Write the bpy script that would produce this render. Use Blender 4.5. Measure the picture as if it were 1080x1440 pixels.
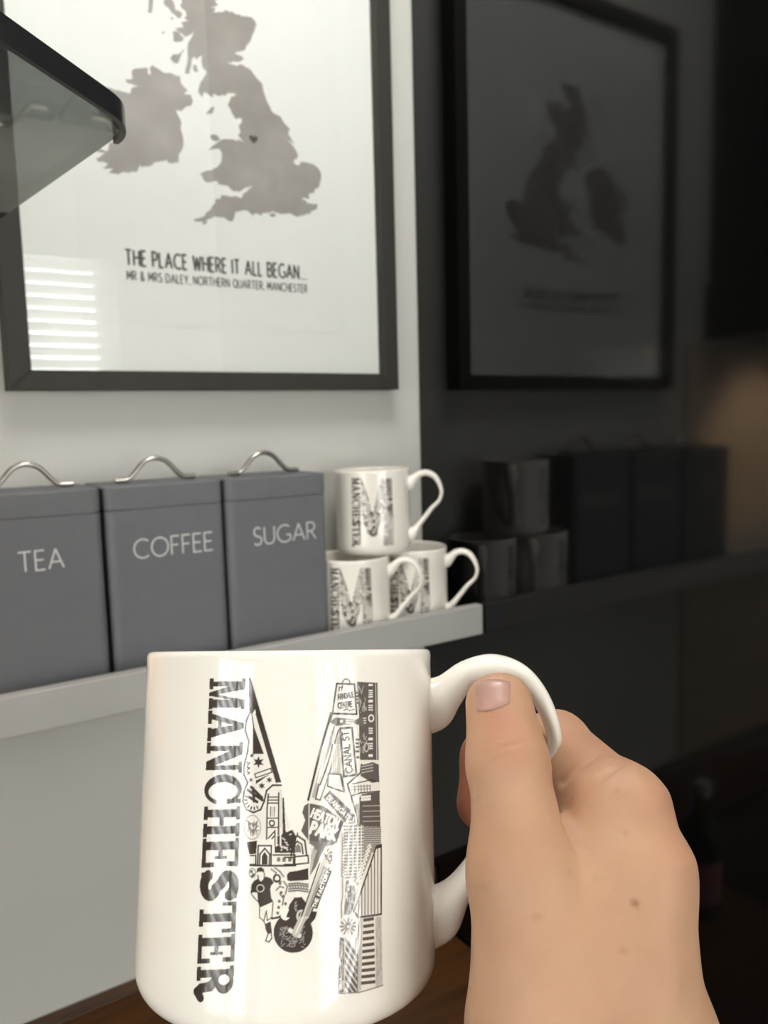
import bpy, bmesh, math
import numpy as np
from mathutils import Vector, Matrix
from mathutils.geometry import tessellate_polygon

for o in list(bpy.data.objects):
    bpy.data.objects.remove(o)
SC = bpy.context.scene
COL = SC.collection

# ------------------------------------------------------------------ camera
CAM_H = 1.56
FPX = 1132.03
PSI, TH, RH = (math.radians(a) for a in (33.7512, 6.588, -1.4843))
C = np.array([-.5927, -.8044, CAM_H])
F = np.array([math.sin(PSI)*math.cos(TH), math.cos(PSI)*math.cos(TH), -math.sin(TH)])
R0 = np.array([math.cos(PSI), -math.sin(PSI), 0.0])
U0 = np.cross(R0, F)
R = R0*math.cos(RH) + U0*math.sin(RH)
U = -R0*math.sin(RH) + U0*math.cos(RH)
cam = bpy.data.cameras.new('camera')
cam.sensor_fit = 'VERTICAL'
cam.sensor_height = 36.0
cam.lens = FPX/1440*36.0
cam.clip_start = .01
cam.dof.use_dof = True
cam.dof.focus_distance = .212
cam.dof.aperture_fstop = (cam.lens/1000)/.00115
camo = bpy.data.objects.new('camera', cam)
COL.objects.link(camo)
camo.matrix_world = Matrix(((R[0], U[0], -F[0], C[0]), (R[1], U[1], -F[1], C[1]), (R[2], U[2], -F[2], C[2]), (0, 0, 0, 1)))
SC.camera = camo

# ------------------------------------------------------------------ light and exposure
SC.view_settings.view_transform = 'Standard'
SC.view_settings.look = 'None'
SC.view_settings.gamma = 1.0
SC.view_settings.use_curve_mapping = False
SC.view_settings.exposure = 0.93
try:
    SC.cycles.use_denoising = True
    SC.cycles.max_bounces = 10
    SC.cycles.caustics_reflective = False
    SC.cycles.caustics_refractive = False
    SC.cycles.sample_clamp_indirect = 6.0
except Exception:
    pass
world = bpy.data.worlds.new('world')
SC.world = world
world.use_nodes = True
bg = world.node_tree.nodes['Background']
bg.inputs[0].default_value = (.80, .90, 1.0, 1)
bg.inputs[1].default_value = 1.5

# room extents
XL, XR, YB, ZC = -2.35, 1.9, -2.2, 2.45
W1 = (-.75, .27, 1.05, 2.18)        # window in the wall behind the photographer: x0, x1, z0, z1
W2 = (-1.95, -.75, .92, 2.20)       # window in the left wall: y0, y1, z0, z1


def area_light(name, loc, rot, sx, sy, power, col):
    l = bpy.data.lights.new(name, 'AREA')
    l.shape = 'RECTANGLE'
    l.size, l.size_y, l.energy, l.color = sx, sy, power, col
    o = bpy.data.objects.new(name, l)
    COL.objects.link(o)
    o.location = loc
    o.rotation_euler = rot
    return o


area_light('daylight_rear_window', ((W1[0]+W1[1])/2, YB-.22, (W1[2]+W1[3])/2), (math.radians(90), 0, 0), 1.02, 1.13, 28, (1.0, .99, .985))
area_light('daylight_left_window', (XL-.22, (W2[0]+W2[1])/2, (W2[2]+W2[3])/2), (0, math.radians(-90), 0), 1.28, 1.2, 40, (1.0, .99, .985))

# ------------------------------------------------------------------ helpers


def srgb(r, g, b):
    f = lambda c: (c/255/12.92) if c/255 <= .04045 else ((c/255+.055)/1.055)**2.4
    return (f(r), f(g), f(b), 1.0)


def P(px, py, d):
    """photo pixel at a real depth (metres along the view axis) -> camera-frame point (right, up, forward)"""
    return np.array([(px-540)/FPX*d, (720-py)/FPX*d, d])


def c2w(p):
    p = np.asarray(p, float)
    return C + p[..., 0:1]*R + p[..., 1:2]*U + p[..., 2:3]*F


def unit(v):
    return v/np.linalg.norm(v)


MATS = {}


def mat(name, col, rough=.5, metal=0.0, coat=0.0, spec=.5, noise=None, bump=None, sss=None):
    """principled material; noise=(scale, colour2, amount) mottles it, bump=(scale, strength, distance)"""
    if name in MATS:
        return MATS[name]
    m = bpy.data.materials.new(name)
    m.use_nodes = True
    nt = m.node_tree
    b = nt.nodes['Principled BSDF']
    b.inputs['Base Color'].default_value = col
    b.inputs['Roughness'].default_value = rough
    b.inputs['Metallic'].default_value = metal
    b.inputs['Coat Weight'].default_value = coat
    b.inputs['Specular IOR Level'].default_value = spec
    tc = nt.nodes.new('ShaderNodeTexCoord')
    if noise:
        n = nt.nodes.new('ShaderNodeTexNoise')
        n.inputs['Scale'].default_value = noise[0]
        n.inputs['Detail'].default_value = 5
        nt.links.new(tc.outputs['Object'], n.inputs['Vector'])
        rp = nt.nodes.new('ShaderNodeValToRGB')
        rp.color_ramp.elements[0].position = .5-.5*noise[2]
        rp.color_ramp.elements[1].position = .5+.5*noise[2]
        rp.color_ramp.elements[0].color = col
        rp.color_ramp.elements[1].color = noise[1]
        nt.links.new(n.outputs['Fac'], rp.inputs[0])
        nt.links.new(rp.outputs[0], b.inputs['Base Color'])
    if bump:
        n2 = nt.nodes.new('ShaderNodeTexNoise')
        n2.inputs['Scale'].default_value = bump[0]
        n2.inputs['Detail'].default_value = 3
        nt.links.new(tc.outputs['Object'], n2.inputs['Vector'])
        bp = nt.nodes.new('ShaderNodeBump')
        bp.inputs['Strength'].default_value = bump[1]
        bp.inputs['Distance'].default_value = bump[2]
        nt.links.new(n2.outputs['Fac'], bp.inputs['Height'])
        nt.links.new(bp.outputs[0], b.inputs['Normal'])
    if sss:
        b.inputs['Subsurface Weight'].default_value = sss[0]
        b.inputs['Subsurface Radius'].default_value = sss[1]
        b.inputs['Subsurface Scale'].default_value = sss[2]
    MATS[name] = m
    return m


def glass_mat(name, tint, ior=1.5, rough=0.0):
    if name in MATS:
        return MATS[name]
    m = bpy.data.materials.new(name)
    m.use_nodes = True
    nt = m.node_tree
    nt.nodes.remove(nt.nodes['Principled BSDF'])
    out = nt.nodes['Material Output']
    tr = nt.nodes.new('ShaderNodeBsdfTransparent')
    tr.inputs[0].default_value = tint
    gl = nt.nodes.new('ShaderNodeBsdfGlossy')
    gl.inputs['Roughness'].default_value = rough
    fr = nt.nodes.new('ShaderNodeFresnel')
    ge = nt.nodes.new('ShaderNodeNewGeometry')      # same reflectance on both faces of the pane
    mr = nt.nodes.new('ShaderNodeMapRange')
    mr.inputs['To Min'].default_value = ior
    mr.inputs['To Max'].default_value = 1/ior
    nt.links.new(ge.outputs['Backfacing'], mr.inputs['Value'])
    nt.links.new(mr.outputs[0], fr.inputs[0])
    mx = nt.nodes.new('ShaderNodeMixShader')
    nt.links.new(fr.outputs[0], mx.inputs[0])
    nt.links.new(tr.outputs[0], mx.inputs[1])
    nt.links.new(gl.outputs[0], mx.inputs[2])
    nt.links.new(mx.outputs[0], out.inputs[0])
    MATS[name] = m
    return m


def wood_mat(name, c1, c2, scale):
    m = mat(name, c1, rough=.42)
    nt = m.node_tree
    b = nt.nodes['Principled BSDF']
    tc = nt.nodes.new('ShaderNodeTexCoord')
    mp = nt.nodes.new('ShaderNodeMapping')
    mp.inputs['Scale'].default_value = (scale*.08, scale, scale)
    n = nt.nodes.new('ShaderNodeTexNoise')
    n.inputs['Scale'].default_value = 3
    n.inputs['Detail'].default_value = 8
    n.inputs['Distortion'].default_value = .8
    rp = nt.nodes.new('ShaderNodeValToRGB')
    rp.color_ramp.elements[0].position = .35
    rp.color_ramp.elements[1].position = .65
    rp.color_ramp.elements[0].color = c1
    rp.color_ramp.elements[1].color = c2
    nt.links.new(tc.outputs['Object'], mp.inputs[0])
    nt.links.new(mp.outputs[0], n.inputs['Vector'])
    nt.links.new(n.outputs['Fac'], rp.inputs[0])
    nt.links.new(rp.outputs[0], b.inputs['Base Color'])
    return m


def link(name, me, m=None, parent=None, smooth=False, loc=None):
    o = bpy.data.objects.new(name, me)
    COL.objects.link(o)
    if m is not None:
        me.materials.clear()
        me.materials.append(m)
    if parent is not None:
        o.parent = parent
    if smooth:
        me.polygons.foreach_set('use_smooth', [True]*len(me.polygons))
    if loc is not None:
        o.location = loc
    return o


def tag(o, label=None, cat=None, group=None, kind=None):
    for k, v in (('label', label), ('category', cat), ('group', group), ('kind', kind)):
        if v:
            o[k] = v
    return o


def empty(name, loc, rot=(0, 0, 0)):
    o = bpy.data.objects.new(name, None)
    o.empty_display_size = .02
    COL.objects.link(o)
    o.location = loc
    o.rotation_euler = rot
    return o


def box_me(x0, x1, y0, y1, z0, z1, bevel=0.0, seg=2, vertical_only=False):
    bm = bmesh.new()
    bmesh.ops.create_cube(bm, size=1)
    for v in bm.verts:
        v.co = Vector(((x0+x1)/2+v.co.x*(x1-x0), (y0+y1)/2+v.co.y*(y1-y0), (z0+z1)/2+v.co.z*(z1-z0)))
    if bevel:
        es = [e for e in bm.edges if not vertical_only or abs(e.verts[0].co.z-e.verts[1].co.z) > 1e-6]
        bmesh.ops.bevel(bm, geom=es, offset=bevel, segments=seg, profile=.5, affect='EDGES', clamp_overlap=True)
    me = bpy.data.meshes.new('m')
    bm.to_mesh(me)
    bm.free()
    return me


def smooth_by_angle(me, ang=40, flat_big=False):
    me.polygons.foreach_set('use_smooth', [True]*len(me.polygons))
    bm = bmesh.new()
    bm.from_mesh(me)
    for e in bm.edges:
        if len(e.link_faces) == 2 and e.calc_face_angle(0) > math.radians(ang):
            e.smooth = False
    if flat_big:                      # keep the large flat faces truly flat, only the rounded edges are smooth
        big = max(f.calc_area() for f in bm.faces)*.04
        for f in bm.faces:
            if f.calc_area() > big:
                f.smooth = False
                for e in f.edges:
                    e.smooth = False
    bm.to_mesh(me)
    bm.free()
    return me


def box(name, x0, x1, y0, y1, z0, z1, m, parent=None, bevel=0.0, seg=2):
    me = box_me(x0, x1, y0, y1, z0, z1, bevel, seg)
    return link(name, me, m, parent)


def pydata(verts, faces, name='m'):
    me = bpy.data.meshes.new(name)
    me.from_pydata([tuple(v) for v in verts], [], faces)
    me.update()
    return me


def lathe(profile, seg=96):
    """closed-of-revolution mesh from (r, z) points"""
    n = len(profile)
    vs, fs = [], []
    for i in range(seg):
        a = 2*math.pi*i/seg
        for r, z in profile:
            vs.append((r*math.cos(a), r*math.sin(a), z))
    for i in range(seg):
        j = (i+1) % seg
        for k in range(n-1):
            a, b, c, d = i*n+k, j*n+k, j*n+k+1, i*n+k+1
            if profile[k][0] < 1e-7:
                fs.append((a, c, d))
            elif profile[k+1][0] < 1e-7:
                fs.append((a, b, d))
            else:
                fs.append((a, b, c, d))
    me = pydata(vs, fs)
    bm = bmesh.new()
    bm.from_mesh(me)
    bmesh.ops.remove_doubles(bm, verts=bm.verts, dist=1e-6)
    bmesh.ops.recalc_face_normals(bm, faces=bm.faces)
    bm.to_mesh(me)
    bm.free()
    return smooth_by_angle(me, 50)


def catmull(pts, n):
    pts = [np.asarray(p, float) for p in pts]
    q = [2*pts[0]-pts[1]] + pts + [2*pts[-1]-pts[-2]]
    out = []
    for i in range(1, len(q)-2):
        for k in range(n):
            t = k/n
            a, b, c, d = q[i-1], q[i], q[i+1], q[i+2]
            out.append(.5*((2*b)+(-a+c)*t+(2*a-5*b+4*c-d)*t*t+(-a+3*b-3*c+d)*t**3))
    out.append(q[-2])
    return np.array(out)


def sweep(path, ra, rb, side, seg=16):
    """tube along a planar path; ra = half thickness in the plane, rb = half width along 'side'"""
    path = np.asarray(path, float)
    side = np.asarray(side, float)
    n = len(path)
    ra = np.broadcast_to(ra, n)
    rb = np.broadcast_to(rb, n)
    T = np.gradient(path, axis=0)
    T /= np.linalg.norm(T, axis=1)[:, None]
    vs, fs = [], []
    for i in range(n):
        N = np.cross(T[i], side)
        N /= np.linalg.norm(N)
        for k in range(seg):
            a = 2*math.pi*k/seg
            vs.append(path[i]+N*ra[i]*math.cos(a)+side*rb[i]*math.sin(a))
    for i in range(n-1):
        for k in range(seg):
            l = (k+1) % seg
            fs.append((i*seg+k, i*seg+l, (i+1)*seg+l, (i+1)*seg+k))
    fs.append(tuple(range(seg-1, -1, -1)))
    fs.append(tuple(range((n-1)*seg, n*seg)))
    me = pydata(vs, fs)
    bm = bmesh.new()
    bm.from_mesh(me)
    bmesh.ops.recalc_face_normals(bm, faces=bm.faces)
    bm.to_mesh(me)
    bm.free()
    return smooth_by_angle(me, 60)


# ---- a small stroke alphabet: polylines in a box of cap height 1
def arc(cx, cy, rx, ry, a0, a1, n=12):
    return [(cx+rx*math.cos(math.radians(a0+(a1-a0)*i/n)), cy+ry*math.sin(math.radians(a0+(a1-a0)*i/n))) for i in range(n+1)]


GLY = {
    'A': (.78, [[(0, 0), (.39, 1), (.78, 0)], [(.14, .34), (.64, .34)]]),
    'B': (.56, [[(0, 0), (0, 1), (.26, 1)]+arc(.28, .76, .24, .24, 90, -90)+[(0, .52)], [(.28, .52)]+arc(.28, .26, .28, .26, 90, -90)+[(0, 0)]]),
    'C': (.80, [arc(.5, .5, .5, .5, 50, 310, 20)]),
    'D': (.70, [[(0, 0), (0, 1), (.25, 1)]+arc(.25, .5, .45, .5, 90, -90, 16)+[(0, 0)]]),
    'E': (.48, [[(.48, 1), (0, 1), (0, 0), (.48, 0)], [(0, .52), (.42, .52)]]),
    'F': (.46, [[(.46, 1), (0, 1), (0, 0)], [(0, .52), (.40, .52)]]),
    'G': (.86, [arc(.5, .5, .5, .5, 52, 325, 20)+[(.86, .42), (.60, .42)]]),
    'H': (.64, [[(0, 0), (0, 1)], [(.64, 0), (.64, 1)], [(0, .52), (.64, .52)]]),
    'I': (.0, [[(0, 0), (0, 1)]]),
    'K': (.60, [[(0, 0), (0, 1)], [(.56, 1), (.02, .48), (.60, 0)]]),
    'L': (.46, [[(0, 1), (0, 0), (.46, 0)]]),
    'M': (.80, [[(0, 0), (.06, 1), (.40, .25), (.74, 1), (.80, 0)]]),
    'N': (.66, [[(0, 0), (0, 1), (.66, 0), (.66, 1)]]),
    'O': (.96, [arc(.48, .5, .48, .5, 0, 360, 28)]),
    'P': (.52, [[(0, 0), (0, 1), (.25, 1)]+arc(.25, .73, .27, .27, 90, -90)+[(0, .46)]]),
    'Q': (.80, [arc(.40, .5, .40, .5, 0, 360, 24), [(.48, .22), (.82, -.08)]]),
    'R': (.58, [[(0, 0), (0, 1), (.25, 1)]+arc(.25, .74, .27, .26, 90, -90)+[(0, .48)], [(.25, .48), (.58, 0)]]),
    'S': (.50, [arc(.25, .75, .22, .25, 35, 270, 12)+arc(.25, .25, .25, .25, 90, -150, 12)]),
    'T': (.66, [[(0, 1), (.66, 1)], [(.33, 1), (.33, 0)]]),
    'U': (.64, [[(0, 1), (0, .32)]+arc(.32, .32, .32, .32, 180, 360, 14)+[(.64, 1)]]),
    'W': (.95, [[(0, 1), (.24, 0), (.475, .9), (.71, 0), (.95, 1)]]),
    'Y': (.66, [[(0, 1), (.33, .48), (.66, 1)], [(.33, .48), (.33, 0)]]),
    '&': (.62, [[(.62, 0), (.12, .72)]+arc(.27, .80, .17, .20, 200, -10, 10)+[(.10, .40)]+arc(.24, .22, .22, .22, 140, 330, 10)+[(.60, .42)]]),
    ',': (.0, [[(.02, .06), (-.03, -.12)]]),
    '.': (.0, [[(0, 0), (0, .05)]]),
    ' ': (.26, []),
}


def layout(txt, gap=.18, cond=1.0):
    """list of polylines and the total width for a line of text, cap height 1"""
    x, out = 0, []
    for ch in txt:
        w, ls = GLY[ch]
        for l in ls:
            out.append([(x+p[0]*cond, p[1]) for p in l])
        x += w*cond+gap
    return out, x-gap


def strokes_me(lines, w, to3d, lift=(0, -1, 0)):
    """mitred ribbon mesh of stroked polylines; to3d maps (x, y) to a 3D point"""
    vs, fs = [], []
    parts = []
    for l in lines:                       # break at sharp turns so that no mitre overshoots
        l = [np.array(p, float) for p in l]
        l = [p for i, p in enumerate(l) if i == 0 or np.linalg.norm(p-l[i-1]) > 1e-7]
        cur = [l[0]]
        for i in range(1, len(l)):
            cur.append(l[i])
            if i < len(l)-1 and unit(l[i]-l[i-1])@unit(l[i+1]-l[i]) < -.15:
                cur[-1] = l[i]+unit(l[i]-l[i-1])*w*.1
                parts.append(cur)
                cur = [l[i]-unit(l[i+1]-l[i])*w*.1]
        parts.append(cur)
    for li, l in enumerate(parts):
        l = [p for i, p in enumerate(l) if i == 0 or np.linalg.norm(p-l[i-1]) > 1e-7]
        closed = len(l) > 3 and np.linalg.norm(l[0]-l[-1]) < 1e-6
        if closed:
            l = l[:-1]
        n = len(l)
        if n < 2:
            continue
        off = np.array(lift, float)*(li % 5)*2.5e-5
        k = len(vs)
        for i in range(n):
            d0 = unit(l[i]-l[i-1]) if (i > 0 or closed) else None
            d1 = unit(l[(i+1) % n]-l[i]) if (i < n-1 or closed) else None
            d0 = d1 if d0 is None else d0
            d1 = d0 if d1 is None else d1
            t = d0+d1
            t = d0 if np.linalg.norm(t) < .3 else unit(t)
            nn = np.array([-t[1], t[0]])
            m_ = w/2/max(abs(nn@np.array([-d0[1], d0[0]])), .45)
            for sg in (-1, 1):
                vs.append(np.array(to3d(l[i]+nn*sg*m_))+off)
        for i in range(n if closed else n-1):
            a, b = k+2*i, k+2*((i+1) % n)
            fs.append((a, b, b+1, a+1))
    return pydata(vs, fs)


def poly_me(polys, to3d):
    vs, fs = [], []
    for p in polys:
        k = len(vs)
        vs += [to3d(q) for q in p]
        for t in tessellate_polygon([[Vector((q[0], q[1], 0)) for q in p]]):
            fs.append(tuple(k+i for i in t))
    return pydata(vs, fs)


# ------------------------------------------------------------------ materials
M_WALL = mat('wall_paint', srgb(205, 204, 197), rough=.55, spec=.3, noise=(3, srgb(201, 200, 193), .6), bump=(220, .08, .0006))
M_ROOM = mat('room_paint', srgb(232, 229, 223), rough=.8, noise=(2, srgb(228, 225, 218), .5))
M_CEIL = mat('ceiling_paint', srgb(242, 241, 237), rough=.9, noise=(2, srgb(240, 238, 234), .5))
M_FLOOR = wood_mat('floor_boards', srgb(120, 92, 66), srgb(150, 118, 86), 5)
M_OAK = wood_mat('oiled_worktop', srgb(64, 38, 16), srgb(98, 61, 28), 14)
M_BLACK = mat('black_gloss', srgb(7, 7, 7), rough=.07, spec=.42, noise=(2, srgb(9, 9, 8), .6))
M_BLACKM = mat('black_plastic', srgb(24, 24, 25), rough=.3, noise=(30, srgb(30, 30, 31), .6))
M_LEDGE = mat('ledge_paint', srgb(174, 173, 168), rough=.5, noise=(8, srgb(169, 168, 163), .6))
M_CAN = mat('canister_enamel', srgb(103, 104, 107), rough=.55, spec=.3, noise=(60, srgb(107, 108, 111), .6), bump=(900, .05, .0003))
M_STEEL = mat('brushed_steel', srgb(190, 186, 178), rough=.28, metal=1.0, noise=(120, srgb(165, 160, 152), .7))
M_FRAME = mat('frame_paint', srgb(52, 50, 47), rough=.6, spec=.25, noise=(40, srgb(57, 55, 51), .6))
M_PAPER = mat('white_board', srgb(250, 250, 246), rough=.85, noise=(5, srgb(247, 247, 243), .6))
M_SHEET = mat('print_paper', srgb(248, 248, 244), rough=.85, noise=(60, srgb(245, 245, 241), .6))
M_MAP = mat('map_wash', srgb(152, 146, 141), rough=.9, noise=(26, srgb(182, 176, 171), .6))
M_HEART = mat('heart_ink', srgb(84, 80, 77), rough=.9, noise=(90, srgb(92, 88, 85), .5))
M_TEXT = mat('dark_print', srgb(74, 72, 70), rough=.9, noise=(90, srgb(84, 82, 80), .5))
M_LETTER = mat('pale_print', srgb(214, 214, 210), rough=.6, noise=(90, srgb(206, 206, 202), .5))
M_GLASS = glass_mat('clear_glass', (.97, .975, .97, 1), 1.5)
M_SMOKE = glass_mat('smoked_glass', (.47, .49, .475, 1), 1.5, .02)
M_EDGE = mat('dark_glass_edge', srgb(34, 35, 36), rough=.22, noise=(60, srgb(46, 47, 48), .7))
M_CHINA = mat('bone_china', srgb(246, 240, 229), rough=.05, coat=0, noise=(3, srgb(238, 234, 226), .5))
M_UPVC = mat('white_frame', srgb(240, 240, 238), rough=.35, noise=(5, srgb(236, 236, 234), .5))
M_SLAT = mat('blind_slat', srgb(238, 237, 232), rough=.5, noise=(9, srgb(232, 231, 226), .5))
M_SPLASH = mat('splashback', srgb(196, 176, 152), rough=.45, noise=(14, srgb(184, 164, 140), .7))
M_CAB = mat('cabinet_paint', srgb(60, 61, 63), rough=.4, noise=(6, srgb(64, 65, 67), .5))

# ------------------------------------------------------------------ the room


def wall_with_hole(name, axis, pos, thick, a0, a1, z0, z1, hole, m):
    """one wall slab with a rectangular opening, as a single mesh of four blocks"""
    h0, h1, hz0, hz1 = hole
    bm = bmesh.new()
    for (p0, p1, q0, q1) in ((a0, h0, z0, z1), (h1, a1, z0, z1), (h0, h1, z0, hz0), (h0, h1, hz1, z1)):
        t = bmesh.ops.create_cube(bm, size=1)['verts']
        for v in t:
            s = (p0+p1)/2+v.co.x*(p1-p0)
            w = pos+(v.co.y+(.5 if thick > 0 else -.5))*abs(thick)
            zz = (q0+q1)/2+v.co.z*(q1-q0)
            v.co = Vector((s, w, zz)) if axis == 'y' else Vector((w, s, zz))
    bmesh.ops.recalc_face_normals(bm, faces=bm.faces)
    me = bpy.data.meshes.new(name)
    bm.to_mesh(me)
    bm.free()
    return tag(link(name, me, m), kind='structure')


tag(box('wall_back', XL, XR, 0, .12, 0, ZC, M_WALL), 'plain grey painted kitchen wall behind the shelf', kind='structure')
wall_with_hole('wall_front', 'y', YB, -.12, XL, XR, 0, ZC, W1, M_ROOM)
wall_with_hole('wall_left', 'x', XL, -.12, YB, 0, 0, ZC, W2, M_ROOM)
tag(box('wall_right', XR, XR+.12, YB, 0, 0, ZC, M_ROOM), kind='structure')
tag(box('floor', XL, XR, YB, 0, -.06, 0, M_FLOOR), kind='structure')
tag(box('ceiling', XL, XR, YB, 0, ZC, ZC+.06, M_CEIL), kind='structure')


def window(name, axis, hole, pos, out):
    h0, h1, z0, z1 = hole
    root = empty(name, (((h0+h1)/2, pos, z0) if axis == 'y' else (pos, (h0+h1)/2, z0)))
    root['kind'] = 'structure'
    hw, hh, fw = (h1-h0)/2, z1-z0, .055

    def bx(n, a0, a1, b0, b1, c0, c1, m):
        o = box(n, a0, a1, b0, b1, c0, c1, m, root) if axis == 'y' else box(n, b0, b1, a0, a1, c0, c1, m, root)
        return o
    d0, d1 = sorted((out*.05, out*.10))
    bx('window_frame', -hw, -hw+fw, d0, d1, 0, hh, M_UPVC)
    bx('window_frame', hw-fw, hw, d0, d1, 0, hh, M_UPVC)
    bx('window_frame', -hw+fw, hw-fw, d0, d1, 0, fw, M_UPVC)
    bx('window_frame', -hw+fw, hw-fw, d0, d1, hh-fw, hh, M_UPVC)
    bx('mullion', -.03, .03, d0, d1, fw, hh-fw, M_UPVC)
    g0, g1 = sorted((out*.070, out*.076))
    bx('pane', -hw+fw, -.03, g0, g1, fw, hh-fw, M_GLASS)
    bx('pane', .03, hw-fw, g0, g1, fw, hh-fw, M_GLASS)
    s0, s1 = sorted((out*.05, -out*.06))
    bx('window_sill', -hw-.04, hw+.04, s0, s1, -.03, 0, M_UPVC)
    return root


window('window_1', 'y', W1, YB, -1)
window('window_2', 'x', W2, XL, -1)


def blind(name, axis, hole, pos, label):
    h0, h1, z0, z1 = hole
    root = empty(name, (((h0+h1)/2, pos, z1) if axis == 'y' else (pos, (h0+h1)/2, z1)), (0, 0, 0 if axis == 'y' else math.pi/2))
    tag(root, label, 'blind', 'white slatted window blinds')
    hw = (h1-h0)/2-.012
    box('headrail', -hw, hw, -.02, .02, -.04, 0, M_UPVC, root, .003)
    sm = None
    n = int((z1-z0-.06)/.042)
    for i in range(n):
        if sm is None:
            a = math.radians(38)
            vs, fs = [], []
            for j in range(5):
                t = -1+2*j/4
                yy, zz = t*.023*math.cos(a), t*.023*math.sin(a)+.0015*(1-t*t)
                for x in (-hw, hw):
                    vs += [(x, yy, zz), (x, yy, zz+.0012)]
            for j in range(4):
                k = j*4
                fs += [(k, k+4, k+6, k+2), (k+1, k+3, k+7, k+5), (k, k+1, k+5, k+4), (k+2, k+6, k+7, k+3)]
            fs += [(0, 2, 3, 1), (16, 17, 19, 18)]
            sm = pydata(vs, fs)
            sm.materials.append(M_SLAT)
        o = bpy.data.objects.new('slat', sm)
        COL.objects.link(o)
        o.parent = root
        o.location = (0, 0, -.065-i*.042)
    for s in (-.6, .6):
        box('ladder_cord', s*hw-.001, s*hw+.001, .0235, .0245, -.06-n*.042, -.04, M_UPVC, root)
    return root


blind('venetian_blind', 'y', W1, YB-.02, 'white slatted blind in the window facing the picture')
blind('venetian_blind', 'x', W2, XL-.02, 'white slatted blind in the window left of the worktop')

# tall black gloss cabinet whose side panel mirrors the shelf
cab = empty('tall_cabinet', (.3, -.31, 0))
tag(cab, 'tall glossy black cabinet reflecting the picture and shelf', 'cabinet')
box('side_panel', -.3, -.28, -.33, .309, 0, 2.3, M_BLACK, cab, .0012)
box('side_panel', .28, .3, -.33, .309, 0, 2.3, M_BLACK, cab, .0012)
box('carcass', -.28, .28, -.29, .309, .08, 2.3, M_BLACKM, cab)
for (z0, z1) in ((.1, 1.2), (1.205, 2.295)):
    d = box('door', -.278, .278, -.312, -.291, z0, z1, M_BLACK, cab, .001)
    box('handle', -.25, -.238, -.335, -.313, (z0+z1)/2-.1, (z0+z1)/2+.1, M_STEEL, d, .002)

# worktop, upstand, base cabinets
WT = CAM_H-.65
tag(box('worktop', XL+.002, -.002, -.63, -.001, WT-.038, WT, M_OAK, bevel=.002), 'brown oiled wooden worktop against the grey wall', 'worktop')
tag(box('upstand', XL+.002, -.002, -.021, -.001, WT+.0004, CAM_H-.576, M_OAK, bevel=.001), 'low brown wooden upstand strip along the wall', 'upstand')
for i, lab in enumerate(('dark base cabinet under the worktop next to the black cabinet', 'dark base cabinet under the worktop, second from the black cabinet', 'dark base cabinet under the worktop by the left wall')):
    x1 = -.004-i*.78
    b = empty('base_cabinet', (x1-.388, -.3, 0))
    tag(b, lab, 'cabinet', 'base cabinets under the worktop')
    box('body', -.386, .386, -.28, .295, .1, WT-.039, M_CAB, b)
    box('plinth', -.386, .386, -.24, -.22, 0, .1, M_CAB, b)
    d = box('door', -.384, .384, -.302, -.281, .105, WT-.045, M_CAB, b, .002)
    box('handle', -.08, .08, -.325, -.303, WT-.11, WT-.098, M_STEEL, d, .003)

# black glass hob let into the worktop under the hood
hob = empty('hob', (-.66, -.32, WT+.0004))
tag(hob, 'flat black glass hob on the worktop under the hood', 'hob')
box('glass_top', -.30, .29, -.25, .25, 0, .005, M_BLACK, hob, .001)
for hx_, hy_, hr_ in ((-.15, -.11, .09), (.15, -.11, .075), (-.15, .12, .075), (.15, .12, .09)):
    link('cooking_ring', lathe([(hr_-.0012, .0051), (hr_-.0008, .0054), (hr_+.0008, .0054), (hr_+.0012, .0051)], 48), mat('ring_print', srgb(90, 90, 92), rough=.4, noise=(50, srgb(84, 84, 86), .5)), hob, loc=(hx_, hy_, 0))

# ceiling lamp
lamp = empty('ceiling_lamp', (-.30, -.46, ZC))
tag(lamp, 'round white flush ceiling lamp above the shelf end of the worktop', 'lamp')
link('rim', lathe([(0, 0), (.2, 0), (.2, -.05), (.19, -.055), (.185, -.05), (0, -.045)], 64), M_UPVC, lamp)
m = mat('lamp_diffuser', (1, .93, .84, 1), rough=.5)
m.node_tree.nodes['Principled BSDF'].inputs['Emission Color'].default_value = (1, .975, .93, 1)
m.node_tree.nodes['Principled BSDF'].inputs['Emission Strength'].default_value = 11
link('diffuser', lathe([(0, -.052), (.18, -.052), (.17, -.068), (.1, -.078), (0, -.082)], 64), m, lamp)

# splashback behind the hob side
tag(box('splashback', -1.25, -.525, -.004, -.0002, CAM_H-.572, CAM_H+.105, M_SPLASH), 'warm beige splashback on the wall under the cooker hood', 'splashback')

# ------------------------------------------------------------------ cooker hood with a smoked glass canopy
HZ = CAM_H+.1101
hood = empty('cooker_hood', (-.87, -.01, HZ))
tag(hood, 'cooker hood with smoked glass canopy and black front edge', 'cooker hood')


def canopy_outline(n=14):
    c = np.array([-.4912, -.4937])
    a = np.array([-.5458, -.5459])-c
    a /= np.linalg.norm(a)
    b = np.array([-.5117, -.318])-c
    b /= np.linalg.norm(b)
    r = .018
    p0, p1 = c+b*r, c+a*r
    pts = [np.array([-.549, -.012])]
    for i in range(9):
        t = i/8
        pts.append((1-t)**2*p0+2*t*(1-t)*c+t*t*p1)
    e = c+a*.16
    ctr = np.array([-.87, e[1]-.03])
    q = [e]
    for i in range(1, n+1):
        t = i/n
        m_ = np.array([-.70, e[1]-.045])
        q.append((1-t)**2*e+2*t*(1-t)*m_+t*t*ctr)
    right = pts+q
    left = [np.array([-1.74-p[0], p[1]]) for p in right[:-1]][::-1]
    return np.array(right+left)


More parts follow.
